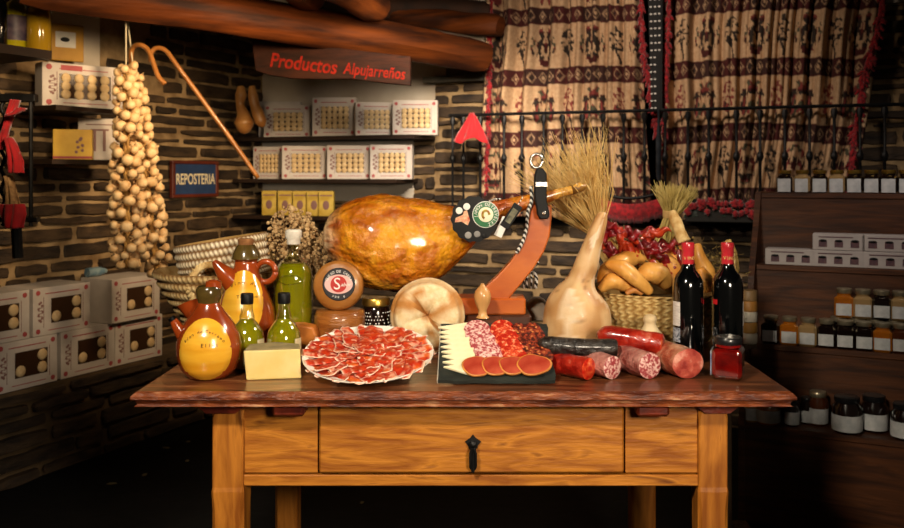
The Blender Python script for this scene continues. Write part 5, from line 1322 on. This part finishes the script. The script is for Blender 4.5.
mb = MB(); [mb.box((-.0366, -.018, .052-.005*i), (-.0361, .016-.006*(i % 2), .0535-.005*i)) for i in range(3)]; mb.build('label_text', m_pen, jj)

# ------------------------------------------------------------------ plate of ham
al = math.radians(13.8); pr_ = .1545
pc0 = Vector(((368.5-CX)*2.08/F, 1.93, TT-.002))
ptilt = Matrix.Translation(pc0) @ Matrix.Rotation(al, 4, 'X')     # local y goes up-slope, z normal
plt = thing('serving_plate', (0, 0, 0), 'large round white plate tilted forward and covered with ham slices', 'plate'); plt.matrix_world = ptilt
MB().lathe([(.09, .002), (.125, .004), (.151, .013), (.1545, .0165), (.154, .0185), (.148, .0165), (.124, .009), (.09, .0075), (.002, .0075)], 64, o=(0, pr_, 0)).build('plate', M('white_china', 'ece6da', rough=.15, coat=.6), plt, smooth=True)
wdg = MB().prism([(-.09, 0), (.09, 0), (.09, .055), (-.09, .055)], 0, .04).build('support_block', m_jd); wdg.location = (pc0.x, 2.165, TT); tag(wdg, 'small wooden block propping up the back of the ham plate', 'block')
m_sl = M('ham_slice', 'ffffff', 'f4d8cc', scale=40, rough=.32, vcol=True, coat=.35, bump=.25, sss=0)
def slice_mesh(seed, ln, wd):
    mb = MB(); rng = random.Random(seed)
    def fn(a, b):
        x = (a-.5)*wd*(1+.22*nz(b*3, seed))*(.55+.9*math.sin(PI*(.12+.76*b))); y = (b-.5)*ln
        x += .006*nz(b*4, seed, 3)
        z = .0035*math.sin(a*5+seed)+.004*nz(a*3, b*4, seed)
        f = abs(a-.5)*2; g = nz(a*3+seed, b*7, 1)+.5*nz(a*8, b*14, seed)
        red = mix(lin('c03c1c'), lin('981f14'), smooth01(-.2, .5, g)); red = mix(red, lin('d46428'), smooth01(.1, .6, nz(a*2, b*3, seed+4)))
        c = mix(red, lin('e8b49c'), smooth01(.10, .36, nz(a*2.2+seed*3, b*9, 6))*.8)
        edge = max(smooth01(.86, .97, f if (a > .5) == (seed % 2 == 0) else 0), smooth01(.93, .99, b))
        c = mix(c, lin('f3dcc4'), edge)
        return (Vector((x, y, z)), c)
    mb.grid(fn, 12, 18); return mb
protos = []
def ham_slice(ring, rk, m, i):
    k = i % 7
    if k >= len(protos):
        o = slice_mesh(k+1, .084, .040).build('ham_slice', m_sl, smooth='all', solid=.0015); protos.append(o)
    else: o = protos[k].copy(); COL.objects.link(o)
    o.matrix_world = m
    tag(o, ['ham slice in the outer ring on the plate, ', 'ham slice in the second ring on the plate, ', 'ham slice in the inner ring on the plate, ', 'ham slice of the centre rosette on the plate, '][ring]+ORD[rk]+' anticlockwise from the right', 'ham slice', 'thin ham slices fanned over the plate'); return o
i = 0; rng = random.Random(12)
for ring, (rc, cnt, h, tl) in enumerate([(.114, 22, .0145, 9), (.080, 16, .0135, 5), (.046, 10, .0150, 3), (.017, 5, .0175, 0)]):
    for k in range(cnt):
        a = 2*PI*(k+.3*ring)/cnt+rng.uniform(-.05, .05); r = rc+rng.uniform(-.004, .004)
        m = ptilt @ Matrix.Translation(Vector((r*math.cos(a), pr_+r*math.sin(a), h+.0010*(k % 3)+(.0006*ring)))) @ Matrix.Rotation(a-PI/2+rng.uniform(-.35, .35)+(.35 if ring % 2 == 0 else -.5), 4, 'Z') @ Matrix.Rotation(math.radians(5), 4, 'Y') @ Matrix.Rotation(math.radians(tl*.5), 4, 'X')
        s = [1, .95, .85, .7][ring]; ham_slice(ring, k, m @ Matrix.Diagonal((s*.98, s, 1, 1)), i); i += 1
# ------------------------------------------------------------------ slate with cold cuts
sa_ = math.radians(22)
sl0 = Vector(((438-CX)*1.97/F, 1.97, TT+.003))
SM = Matrix.Translation(sl0) @ Matrix.Rotation(sa_, 4, 'X')
slt = thing('slate_board', (0, 0, 0), 'black slate serving board tilted forward with cheese and sliced sausage', 'slate'); slt.matrix_world = SM
mb = MB(); rng = random.Random(2); ol = []
W_, D_ = .262, .238
for i in range(15): ol.append((W_*i/14, rng.uniform(-.002, .002)))
for i in range(1, 12): ol.append((W_+rng.uniform(-.003, .003), D_*i/12))
for i in range(15): ol.append((W_*(1-i/14), D_+rng.uniform(-.002, .002)))
for i in range(1, 12): ol.append((rng.uniform(-.001, .001), D_*(1-i/12)))
mb.zprism(ol, 0, .008); mb.build('slate', M('slate', '1a1e1c', '343a36', scale=10, rough=.5, bump=.6, bscale=40), slt)
MB().box((-.0022, 0, 0.0005), (-.0005, D_, .0085)).build('white_edge', M('chalk_edge', 'b9b3a6', '8c867a', scale=20, rough=.7), slt)
o = MB().prism([(0, 0), (.2, 0), (.2, .075), (0, .075)], 0, .03).build('support_block', m_jd); o.location = (sl0.x+.03, 2.165, TT); tag(o, 'small wooden block propping up the back of the slate', 'block')
def S_(u, v, h): return SM @ Matrix.Translation(Vector((u, v, h+.008)))
# cheese triangles
m_ct = M('white_cheese', 'e6dbb0', 'f2ebcc', scale=14, rough=.45, sss=.1)
tri = None
for k in range(9):
    if tri is None:
        mb = MB(); mb.zprism([(-.046, 0.0), (.024, -.021), (.030, -.012), (.030, .016), (.024, .024)], 0, .006); tri = mb.build('cheese_triangle', m_ct, bevel=.0012); o = tri
    else: o = tri.copy(); COL.objects.link(o)
    v = .036+k*.0212
    o.matrix_world = S_(.056-(.0022*k), v, .004+.0) @ Matrix.Rotation(math.radians(7), 4, 'X') @ Matrix.Rotation(rng.uniform(-.06, .06)-.12, 4, 'Z')
    tag(o, 'triangular slice of pale cheese on the slate, '+ORD[k]+' up from the front', 'cheese slice', 'cheese triangles along the left of the slate')
def meat(name, base, fat, edge, vs_, thr=(.28, .42), rough=.35):
    m = M(name, base, fat, scale=25, voro=vs_, rough=rough, coat=.35, lo=thr[0]+.25, hi=thr[1]+.25, bump=.3, bscale=120); return m
m_salc = M('salchichon', '9c3a40', 'dcaaa2', 'eccfc4', scale=150, detail=2, rough=.4, coat=.3, lo=.44, hi=.56, bump=.3)
m_chor = M('chorizo', 'a81c0c', 'd0502c', 'e8a07c', scale=120, detail=2, rough=.35, coat=.4, lo=.46, hi=.60, bump=.3)
m_morc = M('dark_sausage', '43110c', '9c3a1c', 'd0a060', scale=130, detail=2, rough=.3, coat=.6, lo=.48, hi=.62, bump=.4)
m_skin_w = M('sausage_skin_pale', 'c08878', rough=.5); m_skin_r = M('sausage_skin_red', 'a01c10', rough=.35, coat=.4); m_skin_k = M('sausage_skin_black', '1a0c08', rough=.4, coat=.4)
def disc_slice(name, r, mat, skin, seed, el=1.0):
    mb = MB(); mb.lathe([(r*.985, 0), (r, .001), (r, .0035), (r*.985, .0045)], 28, rf=lambda a, h: 1+.05*nz(math.cos(a)*1.3+seed, math.sin(a)*1.3), sy=el)
    n_ = len(mb.f); mb.mi = [1]*n_; mb.mi[-1] = 0; mb.mi[-2] = 0
    return mb.build(name, [mat, skin])
def column(name, u0, u1, v0, v1, cnt, r, mat, skin, label, cat, group, el=1.0, seed=0, tilt_=15):
    pr = None
    for k in range(cnt):
        f = k/(cnt-1)
        if pr is None: pr = disc_slice(name, r, mat, skin, seed, el); o = pr
        else: o = pr.copy(); COL.objects.link(o)
        # top ones behind, lower ones in front
        o.matrix_world = S_(u1+(u0-u1)*f+.003*math.sin(k*2.1+seed), v1+(v0-v1)*f, .008) @ Matrix.Rotation(math.radians(tilt_), 4, 'X') @ Matrix.Rotation(k*1.1, 4, 'Z')
        tag(o, label+', '+ORD[k]+' from the front', cat, group)
column('salchichon_slice', .119, .086, .070, .196, 9, .0315, m_salc, m_skin_w, 'pink marbled sausage slice next to the cheese triangles', 'sausage slice', 'pink marbled sausage slices on the slate', seed=1)
column('chorizo_slice', .176, .148, .070, .198, 9, .030, m_chor, m_skin_r, 'bright red sausage slice in the middle of the slate', 'sausage slice', 'bright red sausage slices on the slate', seed=2)
column('blood_sausage_slice', .210, .190, .075, .198, 9, .0195, m_morc, m_skin_k, 'dark speckled sausage slice beside the bright red ones', 'sausage slice', 'dark sausage slices in the third row', seed=3)
column('blood_sausage_slice', .243, .226, .080, .200, 9, .0195, m_morc, m_skin_k, 'dark speckled sausage slice at the right edge of the slate', 'sausage slice', 'dark sausage slices in the fourth row', seed=4)
m_lomo = M('cured_loin', '98301f', 'b85038', 'd08868', scale=26, detail=4, rough=.35, coat=.4, lo=.38, hi=.66)
m_lsk = M('loin_edge', 'd08a3c', 'b0682a', scale=30, rough=.5)
for k, (u, s, ex) in enumerate(((.088, 1.1, 0), (.130, 1.06, .1), (.169, 1.04, -.1), (.213, 1.2, .2))):
    mb = MB(); R = []; n = 36
    for rr_, hh_ in ((.0255, 0), (.027, .001), (.027, .004), (.0245, .0052)):
        ring = []
        for i2 in range(n):
            a = 2*PI*i2/n; q2 = rr_*(1+.10*nz(math.cos(a)*1.4+k*3, math.sin(a)*1.4)+(.30 if k == 3 else .12)*max(0, math.cos(a-(0.15 if k == 3 else PI*.8)))**6)
            ring.append(mb.vert((q2*math.cos(a)*1.1, q2*math.sin(a)*.96, hh_)))
        R.append(ring)
    mb.rings(R, mi=1); mb.mi[-1] = 0
    o = mb.build('loin_slice', [m_lomo, m_lsk])
    o.matrix_world = S_(u, .035, .011+.0015*k) @ Matrix.Rotation(math.radians(14), 4, 'X') @ Matrix.Diagonal((s, s, 1, 1))
    tag(o, ['leftmost round slice of cured pork loin at the front of the slate', 'second round slice of cured pork loin from the left on the slate', 'third round slice of cured pork loin from the left on the slate', 'pointed rightmost slice of cured pork loin at the front of the slate'][k], 'loin slice', 'cured pork loin slices at the front of the slate')

# ------------------------------------------------------------------ sausages lying right of the slate
def sausage(name, a, b, r, mat, face, label, cat='sausage', taper=(.35, .8, 1, 1, 1), el=1, seed=0, edge=None, cutcap=True, bend=.0):
    a, b = Vector(a), Vector(b); o0 = a.lerp(b, .5); t = thing(name, o0, label, cat)
    x, y, z = frame(b-a); K = 22; R = []; mb = MB(); n = 28
    for k in range(K+1):
        f = k/K; q2 = r*interp([(0, .25), (.04, .6), (.10, .88), (.2, 1), (1, 1)], f)*(1+.05*nz(f*6, seed)); 
        c = a.lerp(b, f)-o0+y*(bend*math.sin(PI*f))
        if cutcap and k == K: q2 *= .97
        if not cutcap: q2 = r*interp([(0, .25), (.04, .6), (.10, .88), (.2, 1), (.85, 1), (.95, .8), (1, .3)], f)*(1+.06*nz(f*6, seed))
        R.append([mb.vert(c+(x*math.cos(2*PI*i/n)*el+y*math.sin(2*PI*i/n))*q2*(1+.06*nz(math.cos(2*PI*i/n)*1.6+seed, math.sin(2*PI*i/n)*1.6, f*7))) for i in range(n)])
    mb.rings(R, cap1=not cutcap); mb.build('skin', mat, t, smooth='all')
    if cutcap:
        m3 = MB(); ctr = b-o0+z*.0025; mids = []
        vs2 = [m3.vert(mb.v[-n+i]*1) for i in range(n)]; inn = [m3.vert(ctr+(mb.v[-n+i]-(b-o0))*.8) for i in range(n)]
        for i in range(n): m3.face((vs2[i], vs2[(i+1) % n], inn[(i+1) % n], inn[i]), 0)
        m3.face(inn, 0); m3.build('cut_face', face, t, smooth='all')
    return t
zT = TT
m_csk = M('chorizo_skin', '7c1008', 'a82a1a', 'd07a60', scale=32, rough=.3, coat=.6, bump=1.6, bscale=45, lo=.4, hi=.60)
m_cface = M('chorizo_face', 'b81c10', 'e05a30', 'f09a70', scale=80, rough=.3, coat=.5, lo=.42, hi=.62)
m_ssk = M('salchichon_skin', '84362e', 'c08478', 'e0b8aa', scale=30, rough=.45, coat=.2, bump=1.4, lo=.35, hi=.65)
m_bsk = M('black_pudding_skin', '120b09', '3a322c', scale=60, rough=.4, coat=.4, bump=2.5, bscale=60, lo=.4, hi=.75)
sausage('chorizo_sausage', (.165, 2.12, zT+.026), (.272, 2.015, zT+.026), .026, m_csk, m_cface, 'red chorizo sausage lying in front with its end cut towards the viewer', seed=1)
sausage('salchichon_sausage', (.235, 2.17, zT+.027), (.327, 2.02, zT+.028), .0275, m_ssk, m_salc, 'marbled pink salchichon, left of two, cut face between the red sausage and its twin', seed=2)
sausage('salchichon_sausage', (.335, 2.20, zT+.03), (.414, 2.025, zT+.031), .031, m_ssk, m_salc, 'marbled pink salchichon, right of two, with a large cut face beside the loin', seed=3)
sausage('black_pudding', (.160, 2.075, zT+.073), (.345, 2.085, zT+.060), .0215, m_bsk, M('pudding_face', '241612', '6a5040', scale=90, rough=.5), 'long black blood sausage lying across the tops of the others', seed=4, bend=-.004)
sausage('chorizo_sausage', (.312, 2.16, zT+.080), (.458, 2.10, zT+.066), .0255, m_csk, m_cface, 'fat red chorizo resting on top of the right salchichon', seed=6)
sausage('cured_loin', (.445, 2.20, zT+.034), (.503, 2.03, zT+.035), .035, M('loin_skin', '9c4a34', 'd09878', 'e6c8ac', scale=20, rough=.4, coat=.3, bump=1.2, lo=.4, hi=.62), M('loin_face', '8c2e28', 'b85444', 'd89a86', scale=34, rough=.4, coat=.25, lo=.38, hi=.58, bump=.6), 'thick cured pork loin lying at the right with its pink cut face forward', 'cured loin', el=1.22, seed=7)
# knife-like pale sliver and grey dish behind the slate
o = MB().rbox((-.06, 0, 0), (.055, .03, .012), .003).build('bread_end', M('pale_crust', 'd8b47c', 'e8d0a4', scale=40, rough=.8, bump=1)); o.location = P(510, 322, 2.33); o.location.z = TT; tag(o, 'pale crumbly piece lying at the foot of the ham stand behind the slate', 'bread')
gd = thing('grey_cloth', (P(545, 320, 2.62).x, 2.60, TT), 'grey folded cloth lying between the ham stand and the large gourd', 'cloth')
mb = MB(); mb.grid(lambda a, b: Vector(((a-.5)*.20, (b-.5)*.14, .012+.10*math.sin(PI*min(1, a*1.2+.05))*(.35+.65*math.sin(PI*b*.8+.2))*.95+.008*nz(a*4, b*4))), 24, 16); mb.build('cloth', M('grey_linen', '8a7a6a', 'a89a8a', scale=9, rough=.8, bump=.4), gd, smooth='all', solid=.004)
